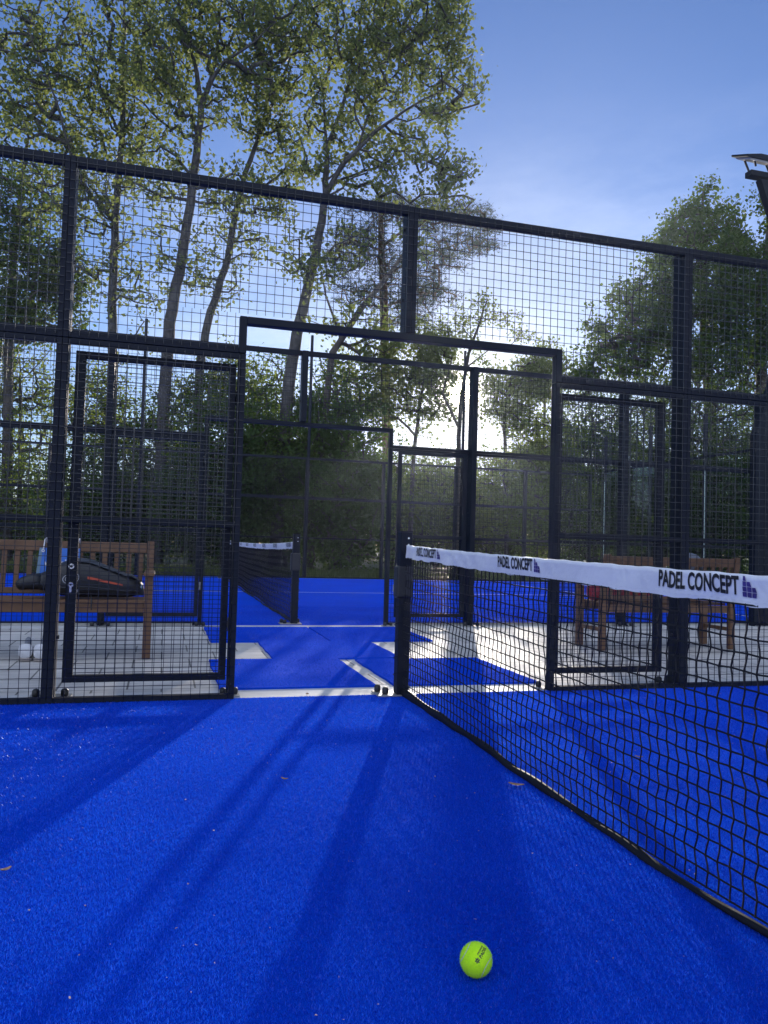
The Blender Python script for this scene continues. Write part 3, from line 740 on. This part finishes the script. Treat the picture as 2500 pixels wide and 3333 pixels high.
# a pair of white trainers under the left bench
for i, (x, y, r, lb) in enumerate(((-2.345,1.55,.10,'white trainer standing left under the bench, heel to the camera'),(-2.245,1.53,-.05,'white trainer standing right under the bench, half hidden by the fence post'))):
    t = thing('trainer', lb, 'shoe', (x, y, 0), r, 'pair of white trainers')
    def sh(secs, k=16):
        V = []; f = []
        for (yv, hx, z0, z1) in secs:
            for j in range(k):
                a = 2*math.pi*j/k; V.append((hx*abs(math.cos(a))**.75*np.sign(math.cos(a)), yv, (z0+z1)/2+(z1-z0)/2*abs(math.sin(a))**.6*np.sign(math.sin(a))))
        n_ = len(secs)
        f = [(i_*k+j,(i_+1)*k+j,(i_+1)*k+(j+1)%k,i_*k+(j+1)%k) for i_ in range(n_-1) for j in range(k)]+[tuple(range(k)),tuple((n_-1)*k+j for j in range(k-1,-1,-1))]
        return MB().add(V,f)
    obj('upper', sh([(0,.030,.022,.10),(.008,.044,.020,.125),(.04,.048,.02,.122),(.09,.046,.02,.105),(.14,.047,.02,.090),(.20,.050,.02,.070),(.25,.045,.02,.055),(.28,.028,.022,.040)]), M['shoe'], t, smooth=True)
    obj('sole', sh([(-.004,.034,.0,.022),(.01,.046,0,.024),(.1,.045,0,.022),(.2,.052,0,.022),(.26,.045,.002,.022),(.285,.025,.006,.022)]), M['shoe_sole'], t, smooth=True)
    obj('tongue', MB().tube([(.012,.10,.10),(.014,.07,.145),(.015,.055,.160)], [.026,.022,.012], 10), M['shoe_lining'], t, smooth=True)
    obj('laces', MB().tube([(.02,.085,.135),(.045,.08,.165),(.055,.075,.155),(.035,.085,.135)], .003, 5), M['shoe'], t)

# ------------------------------------------------------------------ ball
BR = .0343
bc = CAM.copy(); 
ball_c = np.array([-.749,-3.006,BR])
vd = CAM-ball_c; vd /= np.linalg.norm(vd)
e1 = R_-vd*(R_@vd); e1 /= np.linalg.norm(e1); e2 = np.cross(vd, e1)     # picture right / up as seen from the front of the ball
T = thing('tennis_ball', 'bright yellow green padel ball lying on the blue turf before the net', 'ball', tuple(ball_c))
k = 48; V = []; f = []
for i in range(1, 32):
    th = math.pi*i/32
    for j in range(k): V.append((math.sin(th)*math.cos(2*math.pi*j/k)*BR, math.sin(th)*math.sin(2*math.pi*j/k)*BR, math.cos(th)*BR))
f = [(i*k+j,(i+1)*k+j,(i+1)*k+(j+1)%k,i*k+(j+1)%k) for i in range(30) for j in range(k)]
V += [(0,0,BR),(0,0,-BR)]; nn = len(V)
f += [(nn-2,j,(j+1)%k) for j in range(k)]+[(nn-1,30*k+(j+1)%k,30*k+j) for j in range(k)]
M['felt'] = mat('yellow_green_felt', (.58,.96,.02), .9, 0, .1, noise=(260,(.48,.90,.02),3,.35,.7), bump=(900,.8,.002), sheen=.1)
M['seam'] = mat('pale_seam', (.50,.56,.46), .7)
felt = obj('felt', MB().add(V,f), M['felt'], T, smooth=True)
# seam (closed tennis-ball curve), axes turned to face the camera
ang = math.radians(57)
d1 = math.cos(ang)*e1+math.sin(ang)*e2      # along the writing
d2 = -math.sin(ang)*e1+math.cos(ang)*e2     # up-left across
zax = vd+.05*d2; zax /= np.linalg.norm(zax)
a_, b_ = .85, .15; c_ = 2*math.sqrt(a_*b_)
q1 = (d1+d2)/math.sqrt(2); q2 = (-d1+d2)/math.sqrt(2)
pts = []
for tt in np.linspace(0, 2*math.pi, 240, endpoint=False):
    p = q1*(a_*math.cos(tt)+b_*math.cos(3*tt))+q2*(a_*math.sin(tt)-b_*math.sin(3*tt))+zax*(c_*math.sin(2*tt))
    pts.append(p/np.linalg.norm(p)*BR)
pts = np.array(pts); V = []; f = []
for i in range(240):
    tg = pts[(i+1)%240]-pts[i-1]; tg /= np.linalg.norm(tg); nrm_ = pts[i]/BR; sd = np.cross(tg,nrm_)
    for o_ in (-.0011, 0, .0011): V.append((pts[i]+sd*o_)/np.linalg.norm(pts[i]+sd*o_)*(BR+(.00035 if o_ else .0001)))
for i in range(240):
    for j in (0,1): f.append((i*3+j,((i+1)%240)*3+j,((i+1)%240)*3+j+1,i*3+j+1))
obj('seam', MB().add(V,f), M['seam'], T, smooth=True)
def onball(u, v, off=.0005):
    r_ = math.hypot(u, v)+1e-9; p = vd*math.cos(r_)+(d1*u+d2*v)/r_*math.sin(r_); return p*(BR+off)
def balltext(s, h, w_, u0, v0, bold):
    v, ff = text_mesh(s, h, w_, bold, 2)
    return MB().add([onball(u0+a[0]+a[1]*.18, v0+a[1]) for a in v], ff)
obj('lettering', balltext('PADEL', .21, .84, .21, -.27, .03), M['ink'], T)
obj('lettering', balltext('PREMIER', .10, .74, .28, .0, .02), M['ink'], T)
st = MB()
for kk in range(6):
    a0 = kk*math.pi/3+.3; cu, cv = -.0, -.10
    pr_ = [(.03,-.022),(.10,-.04),(.155,-.03),(.165,0),(.155,.03),(.10,.04),(.03,.022)]
    st.add([onball(cu+r_*math.cos(a0)-s_*math.sin(a0), cv+r_*math.sin(a0)+s_*math.cos(a0)) for r_, s_ in pr_], [tuple(range(7))])
obj('star_mark', st, M['ink'], T)
n = 9000; dr = rng.normal(size=(n,3)); dr /= np.linalg.norm(dr,axis=1)[:,None]
tn = rng.normal(size=(n,3)); tn -= dr*(tn*dr).sum(1)[:,None]; tn /= np.linalg.norm(tn,axis=1)[:,None]
hl = rng.uniform(.0008,.0038,n)[:,None]; b0 = dr*BR
V = np.stack([b0+np.cross(dr,tn)*.00011, b0-np.cross(dr,tn)*.00011, b0+dr*hl*.7+tn*hl], 1).reshape(-1,3)
# keep the print readable
keep = np.ones(n, bool)
pu = (dr@d1)/(dr@vd); pv = (dr@d2)/(dr@vd)
keep &= ~((dr@vd > .3) & (pu > -.2) & (pu < 2.2) & (pv > -.6) & (pv < .3))
V = V.reshape(n,3,3)[keep].reshape(-1,3)
fz = obj('fuzz', npmesh('fuzz', V, 3, M['felt']), None, T); fz['kind'] = 'stuff'

# ------------------------------------------------------------------ litter on the turf
def leaf_mesh(l, w_, curl):
    V = []; f = []
    for i, t_ in enumerate(np.linspace(0,1,7)):
        ww = w_*math.sin(math.pi*min(1,max(0,t_*.94+.03)))**.8
        for s in (-1,0,1): V.append((l*(t_-.5), s*ww/2, curl*(abs(s)*.6+(t_-.5)**2*3)+.004))
    for i in range(6):
        for j in (0,1): f.append((i*3+j,(i+1)*3+j,(i+1)*3+j+1,i*3+j+1))
    return MB().add(V,f)
base = None
LL = [(-.096,-1.823,.060,.030,'tan fallen leaf on the blue turf beside the net'),
      (-1.80,-2.267,.030,.018,'grey brown fallen leaf at the left picture edge on the turf'),
      (-.949,-1.596,.030,.014,'small fallen leaf on the turf left of the long post shadow'),
      (-.56,.081,.030,.020,'curled fallen leaf on the pale kerb in the near doorway'),
      (.62,-1.55,.036,.018,'small pale fallen leaf on the turf behind the netting')]
for x, y, l_, w__, lb in LL:
    o = obj('fallen_leaf', leaf_mesh(l_, w__, .006), M['dryleaf']); o.location = (x,y,.009 if y < 0 else 0); o.rotation_euler = (0,0,rng.uniform(0,3))
    tag(o, lb, 'leaf', 'fallen leaves on the court')
n = 700; V = []
xs_ = rng.uniform(-3,3,n); ys_ = rng.uniform(-3.4,0,n)
for x, y in zip(xs_, ys_):
    s = rng.uniform(.0012,.0046); c = np.array([x,y,.009])
    p = rng.normal(0,1,(4,3)); p /= np.linalg.norm(p,axis=1)[:,None]; p = c+p*s*np.array([1,1,.6])
    for q in ((0,1,2),(0,2,3),(0,3,1),(1,3,2)): V += [p[i] for i in q]
tag(obj('turf_crumbs', npmesh('turf_crumbs', np.array(V), 3, M['crumb']), None), 'tiny pale crumbs of leaf and bark strewn over the turf', 'debris', kind='stuff')
V = []
for _ in range(160):
    x = rng.uniform(-4,6); y = rng.uniform(3.99,13) if _ % 2 else rng.uniform(.05,3.7); s = rng.uniform(.006,.018)
    a = rng.uniform(0,6.28); z = .006 if y > 3.9 else (.013 if abs(x) < 1.05 else .002)
    p = [np.array([x+s*math.cos(a+k_*1.571)*(1 if k_%2 else .45), y+s*math.sin(a+k_*1.571)*(1 if k_%2 else .45), z+.004*(k_%2)]) for k_ in range(4)]
    V += p
tag(obj('leaf_litter', npmesh('leaf_litter', np.array(V), 4, M['dryleaf']), None), 'scattered tiny dry leaves on the path and far court', 'debris', kind='stuff')

# ------------------------------------------------------------------ trees
def leaves(anch, per, spread, size, asp=.75, rng=rng):
    n = len(anch)*per
    c = np.repeat(anch, per, 0)+rng.normal(0,1,(n,3))*spread
    a = rng.normal(size=(n,3)); a /= np.linalg.norm(a,axis=1)[:,None]
    b = rng.normal(size=(n,3)); b -= a*(a*b).sum(1)[:,None]; b /= np.linalg.norm(b,axis=1)[:,None]
    s = (size*rng.uniform(.6,1.25,n))[:,None]
    cc = np.cross(a,b)
    V = np.stack([c-a*s*.5, c+b*s*asp*.5-a*s*.08+cc*s*.10, c+a*s*.5, c-b*s*asp*.5-a*s*.08+cc*s*.10], 1)
    return V.reshape(-1,3)
RAG = .24
NF = {'poplar_tree': .44, 'dense_tree': .40}
def tree(name, label, cat, Y, stems, blobs, lm, bm, per=16, spread=.16, size=.148, group=None, asp=.75, ydep=.8, needle=False, rtip=.013):
    import zlib
    rng = np.random.default_rng(zlib.crc32(label.encode()))
    nodes = []; par = []; fix = []
    for st_ in stems:
        pts = []; rs = []
        P3 = [at(px,py,Y+dy) for (px,py,r,dy) in st_]; RR = [q[2]*(.74 if name == 'poplar_tree' else 1) for q in st_]
        start = None
        for i in range(len(P3)-1):
            n_ = max(2, int(np.linalg.norm(P3[i+1]-P3[i])/.35))
            for k_ in range(n_ if i < len(P3)-2 else n_+1):
                t_ = k_/n_; pts.append(P3[i]*(1-t_)+P3[i+1]*t_+rng.normal(0,.012,3)*(i>0)); rs.append(RR[i]*(1-t_)+RR[i+1]*t_)
        for i, (p, r) in enumerate(zip(pts, rs)):
            if i == 0:
                if nodes:
                    dd = np.linalg.norm(np.array(nodes)-p,axis=1); par.append(int(dd.argmin()))
                else: par.append(-1)
            else: par.append(len(nodes)-1)
            nodes.append(p); fix.append(r)
    ns0 = len(nodes)
    anch = []
    for (cx,cy,rx,ry,n_) in blobs:
        n_ = max(4, int(n_*NF.get(name, 1)))
        c = at(cx,cy,Y); sc_ = np.linalg.norm(at(cx+100,cy,Y)-c)/100
        d = rng.normal(size=(n_,3)); d /= np.linalg.norm(d,axis=1)[:,None]; d *= np.where(rng.uniform(0,1,(n_,1)) < RAG, rng.uniform(.9,1.32,(n_,1)), rng.uniform(.05,1,(n_,1))**(1/2.7))
        anch.append(c+d*np.array([rx*sc_, rx*sc_*ydep, ry*sc_]))
    anch = np.concatenate(anch)
    # the foliage is thin where the evening sun comes through onto the near court
    g_ = anch-SUN[None]*(anch[:,2:3]/SUN[2])
    thin = (g_[:,0] > -2.6) & (g_[:,0] < 2.0) & (g_[:,1] > -3.6) & (g_[:,1] < .6)
    band = (g_[:,0] > -9) & (g_[:,0] < 1) & (g_[:,1] > -9.8) & (g_[:,1] < -7.2)
    rr_ = rng.uniform(0,1,len(anch)); anch = anch[~((thin & (rr_ < .86)) | (band & (rr_ < .5)))]
    arr = np.array(nodes)
    d0 = np.array([np.min(np.linalg.norm(arr-a,axis=1)) for a in anch])
    buf = np.zeros((ns0+len(anch)*4+8,3)); buf[:ns0] = arr; cnt = ns0
    for i in np.argsort(d0):
        a = anch[i]; q = buf[:cnt]; dv = a-q; dist = np.linalg.norm(dv,axis=1)
        pen = dist*(1+.55*np.clip(-dv[:,2]/(dist+1e-6)+.15,0,1)*(1 if not needle else .2)); pen[:ns0] *= .93
        j = int(pen.argmin()); Ld = dist[j]; m_ = 1 if Ld < .5 else (2 if Ld < 1.2 else 3)
        prev = j; b = buf[j].copy(); side = rng.normal(0,.07*Ld,3); side[2] -= .05*Ld
        for k_ in range(1, m_+1):
            t_ = k_/m_; p = b*(1-t_)+a*t_+side*math.sin(math.pi*t_)
            buf[cnt] = p; par.append(prev); fix.append(0); prev = cnt; cnt += 1
    cntc = np.ones(cnt)
    for i in range(cnt-1,-1,-1):
        if par[i] >= 0: cntc[par[i]] += cntc[i]
    rad = np.array([f_ if f_ > 0 else 0 for f_ in fix]+[0]*(cnt-len(fix)))
    rc = rtip*cntc**.44
    P = buf[:cnt]
    V = []; f = []; nv = 0
    for i in range(cnt):
        j = par[i]
        if j < 0: continue
        r1 = rad[i] if i < ns0 else rc[i]; r0 = rad[j] if (j < ns0 and i < ns0) else min(rc[i]*1.15, rad[j] if j < ns0 else rc[j])
        if i < ns0 and j < ns0 and j != i-1: r0 = rad[i]
        kk = 8 if r1 > .05 else (5 if r1 > .022 else 3)
        d = P[i]-P[j]; l_ = np.linalg.norm(d)
        if l_ < 1e-5: continue
        d /= l_; u = np.cross(d,(0,1,0) if abs(d[1])<.9 else (1,0,0)); u /= np.linalg.norm(u); v = np.cross(d,u)
        an = np.arange(kk)*2*np.pi/kk; ring_ = np.cos(an)[:,None]*u+np.sin(an)[:,None]*v
        V.append(P[j]-d*r0*.3+ring_*r0); V.append(P[i]+d*r1*.3+ring_*r1)
        f += [(nv+a_, nv+(a_+1)%kk, nv+kk+(a_+1)%kk, nv+kk+a_) for a_ in range(kk)]; nv += 2*kk
    mb = MB(); mb.v = [np.concatenate(V)]; mb.f = f; mb.n = nv
    b0 = nodes[0].copy(); b0[2] = -.03
    t = thing(name, label, cat, (b0[0], b0[1], -.03), group=group)
    off = np.array([b0[0],b0[1],-.03])
    mb.v = [mb.v[0]-off]
    obj('trunk', mb, bm, t, smooth=True)
    if needle:
        # needle sprays: narrow blades fanning from short shoots
        n_ = len(anch)*per; c = np.repeat(anch,per,0)+rng.normal(0,1,(n_,3))*np.array([spread*1.5,spread*1.5,spread*.6])
        d = rng.normal(size=(n_,3)); d[:,2] = abs(d[:,2])*.6; d /= np.linalg.norm(d,axis=1)[:,None]
        s_ = rng.normal(size=(n_,3)); s_ = np.cross(d,s_); s_ /= np.linalg.norm(s_,axis=1)[:,None]
        V = []
        for q in range(4):
            dd = d+rng.normal(0,.35,(n_,3)); ll = size*rng.uniform(.7,1.2,n_)[:,None]
            V.append(np.stack([c-s_*.010, c+s_*.010, c+dd*ll],1).reshape(-1,3))
        lv = np.concatenate(V)-off; me = npmesh('crown', lv, 3, lm)
    else:
        me = npmesh('crown', leaves(anch,per,spread,size,asp,rng)-off, 4, lm)
    obj('crown', me, None, t)
    return t
PG = 'tall poplars beyond the courts'
tree('poplar_tree', 'tall poplar with grey trunk at the far left above the left fence post', 'tree', 22,
  [[(352,1880,.24,0),(362,1500,.22,0),(365,1000,.19,0),(375,700,.16,.1),(395,480,.13,.2),(405,330,.11,.2),(400,180,.08,.3),(405,0,.05,.3),(395,-220,.02,.3)],
   [(372,720,.12,0),(300,640,.09,-.4),(250,560,.075,-.7),(220,460,.06,-.9),(185,330,.045,-1.1),(120,170,.03,-1.2),(60,20,.02,-1.2)],
   [(398,460,.08,.1),(330,300,.06,.8),(270,150,.045,1.2),(200,-60,.02,1.5)],
   [(386,570,.06,.1),(450,480,.045,-.6),(540,440,.03,-1)]],
  [(330,120,230,260,430),(190,330,190,220,400),(70,180,130,240,260),(340,520,170,150,200),(450,330,110,170,150),(310,800,160,180,130),(430,960,110,150,60),(200,620,150,130,150)],
  M['leafA'], M['bark'], group=PG)
tree('poplar_tree', 'poplar with smooth pale trunk forking high above the fence, second from the left', 'tree', 20,
  [[(508,1880,.27,0),(535,1300,.25,0),(552,1050,.235,0),(590,850,.205,0),(620,650,.18,0),(640,500,.155,0),(655,350,.13,0),(640,230,.09,.3),(600,100,.06,.5),(560,-120,.03,.7)],
   [(655,350,.10,0),(685,270,.09,-.3),(730,200,.065,-.6),(810,150,.045,-.8),(900,70,.025,-1)],
   [(670,300,.08,-.1),(702,210,.065,.2),(715,100,.05,.4),(725,-90,.02,.4)],
   [(642,440,.08,0),(612,340,.065,.4),(530,210,.045,.8),(440,50,.02,1.1)]],
  [(540,60,160,200,360),(720,40,170,180,400),(890,80,110,150,220),(650,380,120,120,110),(500,560,110,120,110),(730,600,90,90,70),(560,820,100,150,60),(500,260,110,130,160),(810,260,100,90,110)],
  M['leafA'], M['bark'], group=PG)
tree('poplar_tree', 'slender poplar leaning right above the doorway, third from the left', 'tree', 21.5,
  [[(625,1880,.22,0),(650,1200,.19,0),(675,1050,.175,0),(740,850,.15,0),(770,680,.13,0),(800,560,.115,0),(845,440,.09,0),(900,300,.065,0),(960,150,.045,0),(1000,-30,.02,0)],
   [(840,440,.06,0),(832,300,.045,.5),(880,150,.03,.8),(890,0,.015,.9)]],
  [(960,120,140,200,260),(850,330,110,120,160),(920,500,110,120,150),(800,700,120,110,110),(720,880,120,130,70),(880,640,80,70,50)],
  M['leafA'], M['bark'], group=PG)
tree('poplar_tree', 'broad spreading poplar with forked limbs left of the open sky', 'tree', 19,
  [[(890,1880,.27,0),(940,1250,.25,0),(975,1050,.225,0),(1020,850,.19,0),(1048,720,.165,0),(1058,630,.15,0),(1066,480,.10,.3),(1120,330,.075,.5),(1170,150,.05,.6),(1180,-60,.025,.6)],
   [(1058,640,.12,0),(1110,540,.10,-.4),(1220,430,.075,-.8),(1350,340,.05,-1),(1470,280,.02,-1)],
   [(1062,630,.08,.1),(1100,590,.065,.5),(1190,555,.05,.9),(1350,515,.035,1.2),(1500,545,.015,1.2)],
   [(1064,500,.07,.2),(1052,300,.05,.8),(1100,100,.035,1),(1110,-120,.015,1)],
   [(1165,485,.06,-.6),(1200,370,.045,-.2),(1260,270,.035,0),(1400,140,.02,.1),(1460,0,.012,.1)],
   [(1010,890,.06,0),(1090,800,.045,-.5),(1180,760,.025,-.8)]],
  [(1150,60,150,160,320),(1330,40,150,130,300),(1480,50,66,130,150),(1290,230,160,120,280),(1480,290,85,85,120),(1120,330,120,150,230),(1330,410,140,80,140),(1250,510,120,65,90),(1450,550,95,55,100),(1420,640,100,50,70),(1200,620,90,50,60),(1030,500,80,110,90),(970,830,80,90,50),(1110,800,90,80,60),(1390,130,110,110,120)],
  M['leafA'], M['bark'], group=PG)
tree('poplar_tree', 'thin leaning poplar behind the doorway lintel with few leaves', 'tree', 18,
  [[(1000,1880,.15,0),(1080,1150,.13,0),(1180,1000,.12,0),(1300,850,.08,0),(1370,770,.04,0)],
   [(1110,1100,.06,0),(1060,960,.04,.3),(1040,850,.02,.3)]],
  [(1150,1080,120,80,50),(1330,800,70,50,30),(1030,900,60,80,35),(1230,1120,90,70,60)], M['leafA'], M['barkd'], group=PG)
tree('leafy_tree', 'loose leafed tree at the left edge behind the fence', 'tree', 24,
  [[(20,1880,.20,0),(25,1400,.17,0),(30,1000,.13,0),(60,700,.09,0),(90,450,.05,0)]],
  [(40,640,150,150,170),(60,860,160,150,220),(150,1010,120,110,150),(0,1050,110,120,150),(230,900,90,110,90)], M['leafB'], M['barkd'], per=17, size=.14)
tree('pine_tree', 'dark pine with layered needle boughs right of the upper fence post', 'pine', 24,
  [[(1268,1880,.20,0),(1250,1000,.17,0),(1243,780,.13,0),(1235,640,.06,0)],
   [(1247,800,.06,0),(1340,730,.045,-.3),(1450,700,.03,-.4),(1560,690,.015,-.4)],
   [(1248,900,.06,0),(1370,830,.045,.4),(1500,790,.02,.6)],[(1248,820,.05,0),(1150,780,.035,.3),(1080,760,.015,.4)],
   [(1250,1000,.05,0),(1350,960,.035,-.3),(1430,950,.015,-.3)]],
  [(1250,690,110,45,70),(1400,700,110,34,90),(1540,715,70,34,60),(1590,770,34,50,30),(1500,800,90,34,60),(1400,860,100,34,60),(1330,930,110,36,70),(1180,780,90,40,60),(1120,860,80,34,40),(1400,960,80,30,40),(1170,960,90,36,50),(1320,1020,90,34,50),(1250,850,60,60,40)],
  M['needle'], M['barkp'], per=16, spread=.14, size=.17, needle=True)
tree('young_tree', 'thin sparse young tree with bare twigs crossing the low sun', 'tree', 17.5,
  [[(1488,1880,.085,0),(1492,1500,.075,0),(1500,1300,.065,0),(1525,1150,.05,0),(1560,1050,.035,0),(1590,970,.015,0)],
   [(1520,1195,.03,0),(1590,1140,.022,-.1),(1650,1135,.010,-.1)],[(1562,1050,.02,0),(1640,1020,.014,.2),(1710,1020,.007,.2)],
   [(1497,1400,.05,0),(1440,1280,.04,.3),(1470,1180,.02,.3)]],
  [(1560,1010,60,50,20),(1660,1030,50,30,8),(1700,1095,30,20,8),(1490,1090,60,60,40),(1420,1150,60,80,45),(1440,1250,70,60,26),(1580,1180,40,30,10)],
  M['leafA'], M['barkd'], per=16, spread=.13, size=.10, rtip=.006)
tree('young_tree', 'young leafy tree just left of the low sun, seen through the doorway', 'tree', 19,
  [[(1330,1885,.09,0),(1345,1500,.07,0),(1370,1300,.05,0),(1395,1150,.03,0),(1405,1060,.012,0)]],
  [(1320,1170,100,90,120),(1390,1260,80,70,110),(1270,1310,70,60,80),(1390,1330,90,35,60),(1380,1430,110,50,30),(1390,1110,70,60,60),(1430,1190,60,70,60),(1250,1240,90,80,90)],
  M['leafA'], M['barkd'], per=14, spread=.14, size=.12, rtip=.007)
tree('young_tree', 'young leafy tree just right of the low sun, seen through the doorway', 'tree', 19.5,
  [[(1650,1885,.09,0),(1645,1500,.07,0),(1640,1350,.05,0),(1660,1250,.03,0),(1680,1190,.012,0)]],
  [(1640,1330,90,35,90),(1690,1270,90,60,110),(1550,1450,130,50,34),(1740,1230,80,60,90),(1690,1420,60,60,80),(1600,1260,50,50,40),(1780,1180,60,60,50)],
  M['leafA'], M['barkd'], per=14, spread=.14, size=.12, rtip=.007)
RG = 'dense trees on the right'
tree('dense_tree', 'dense dark green tree with a pointed top at the right under the floodlight', 'tree', 21,
  [[(2330,1880,.26,0),(2310,1300,.22,0),(2290,1000,.17,0),(2280,760,.09,0),(2288,610,.03,0)],
   [(2310,1250,.1,0),(2180,1100,.07,-.4),(2050,1050,.03,-.6)],[(2295,1050,.08,0),(2400,900,.05,.4),(2440,780,.02,.5)]],
  [(2288,650,45,60,60),(2275,720,90,60,150),(2200,790,60,60,90),(2370,730,50,60,80),(2260,820,130,70,260),(2390,820,70,60,110),(2270,930,190,80,380),(2120,960,100,70,190),(2060,1070,130,80,260),(2230,1060,180,90,380),(1990,1180,100,60,140),(2150,1180,170,80,300),(1900,1235,60,30,50)],
  M['leafB'], M['barkd'], per=26, spread=.17, size=.145, group=RG)
tree('dense_tree', 'dense dark green tree cut by the right picture edge below the lamp', 'tree', 19,
  [[(2500,1880,.26,0),(2480,1300,.22,0),(2470,1000,.16,0),(2500,760,.08,0),(2520,600,.03,0)],[(2480,1200,.1,0),(2400,1060,.06,.3),(2380,930,.03,.4)]],
  [(2500,640,44,40,50),(2540,720,60,80,90),(2370,850,44,60,50),(2450,880,90,80,220),(2400,980,110,80,230),(2480,1080,120,110,330),(2380,1170,110,80,220),(2580,950,90,160,250)],
  M['leafB'], M['barkd'], per=26, spread=.17, size=.14, group=RG)
SG = 'shrubs and small trees behind the back fence'
SH = [(60,1560,190,250,24,330,'loose bush at the left picture edge letting the sky through','leafC'),
 (60,1240,160,130,25,120,'thin airy bush top above the left fence rail','leafC'),
 (300,1640,170,190,20.5,480,'dark bush low behind the racket bag','leafB'),
 (330,1330,130,170,23,190,'airy small tree behind the near left gate top','leafC'),
 (520,1540,160,270,22,560,'tall bush behind the right half of the near left gate','leafB'),
 (720,1560,170,270,18.5,900,'dark ivy green bush behind the far net','leafB'),
 (760,1270,150,120,22,230,'light bush top under the doorway lintel on the left','leafC'),
 (930,1500,170,290,20,950,'dark bush in the middle of the doorway','leafB'),
 (1110,1540,160,300,18,1000,'dense hazel like bush between far net post and near net post','leafB'),
 (1130,1260,110,110,21.5,150,'light green bush top left of the sun','leafC'),
 (1290,1640,130,160,22,400,'bush behind the near net post','leafC'),
 (1420,1660,130,150,19.5,440,'green bush right under the low sun','leafC'),
 (1600,1660,140,160,21,480,'sunlit bush right of the far gate','leafC'),
 (1750,1570,130,210,18.5,540,'bush behind the right door jamb','leafC'),
 (1760,1230,90,80,22,110,'small leafy top in the upper right corner of the doorway','leafC'),
 (1930,1540,160,280,20,850,'bush behind the near right gate','leafB'),
 (2130,1560,160,280,22,850,'bush behind the right bench','leafB'),
 (2320,1540,170,280,18.5,900,'bush behind the printed words on the net band','leafB'),
 (2480,1560,130,300,21,650,'bush at the right picture edge','leafB')]
for (cx,cy,rx,ry,Y,n_,lb,lm) in SH:
    tree('shrub', lb, 'shrub', Y, [[(cx,1885,.07,0),(cx+rng.uniform(-20,20),cy+ry*.3,.055,0),(cx+rng.uniform(-30,30),cy-ry*.3,.03,0),(cx,cy-ry*.7,.012,0)]],
      [(cx,cy,rx,ry,int(n_*.6)),(cx+rng.uniform(-60,60),cy+ry*.3,rx*1.05,ry*.6,int(n_*.4))], M[lm], M['barkd'], per=26, spread=.16, size=.115, group=SG)
# far-off wood: one mass of foliage behind
a = []
for x in np.arange(-30, 46, 1.5):
    hgt = rng.uniform(3.0,5.2)
    if x < -4: hgt *= .62
    n_ = 50; a.append(np.c_[rng.uniform(x-1.5,x+1.5,n_), rng.uniform(34,44,n_), rng.uniform(0,1,n_)**.8*hgt])
tag(obj('woodland', npmesh('woodland', leaves(np.concatenate(a),26,.45,.30), 4, M['leafB']), None), 'far-off dark wood seen as one mass between the nearer trunks', 'woodland', kind='stuff')
# rough grass between the back fence and the trees
n_ = 26000; x = rng.uniform(-8,16,n_); y = rng.uniform(15.4,19,n_); h_ = rng.uniform(.05,.28,n_)
a0 = rng.uniform(0,6.28,n_); b0 = np.c_[x,y,np.full(n_,-.03)]
V = np.stack([b0-np.c_[np.cos(a0),np.sin(a0),np.zeros(n_)]*.012, b0+np.c_[np.cos(a0),np.sin(a0),np.zeros(n_)]*.012, b0+np.c_[rng.normal(0,.05,n_),rng.normal(0,.05,n_),h_]],1).reshape(-1,3)
tag(obj('meadow_grass', npmesh('meadow_grass', V, 3, M['grass']), None), 'rough green grass strip between the back fence and the trees', 'grass', kind='stuff')

# ------------------------------------------------------------------ haze
hz = obj('haze', MB().box(-112, 112, -62, 132, -1.03, 24), None); hz['kind'] = 'stuff'; hz['label'] = 'thin evening haze in the low sun'
hm_ = bpy.data.materials.new('haze'); hm_.use_nodes = True; n = hm_.node_tree.nodes; n.clear()
o = n.new('ShaderNodeOutputMaterial'); pv = n.new('ShaderNodeVolumePrincipled'); pv.inputs['Color'].default_value = (.70,.83,1,1)
pv.inputs['Density'].default_value = .0006; pv.inputs['Anisotropy'].default_value = .80
hm_.node_tree.links.new(pv.outputs[0], o.inputs['Volume']); hz.data.materials.append(hm_)
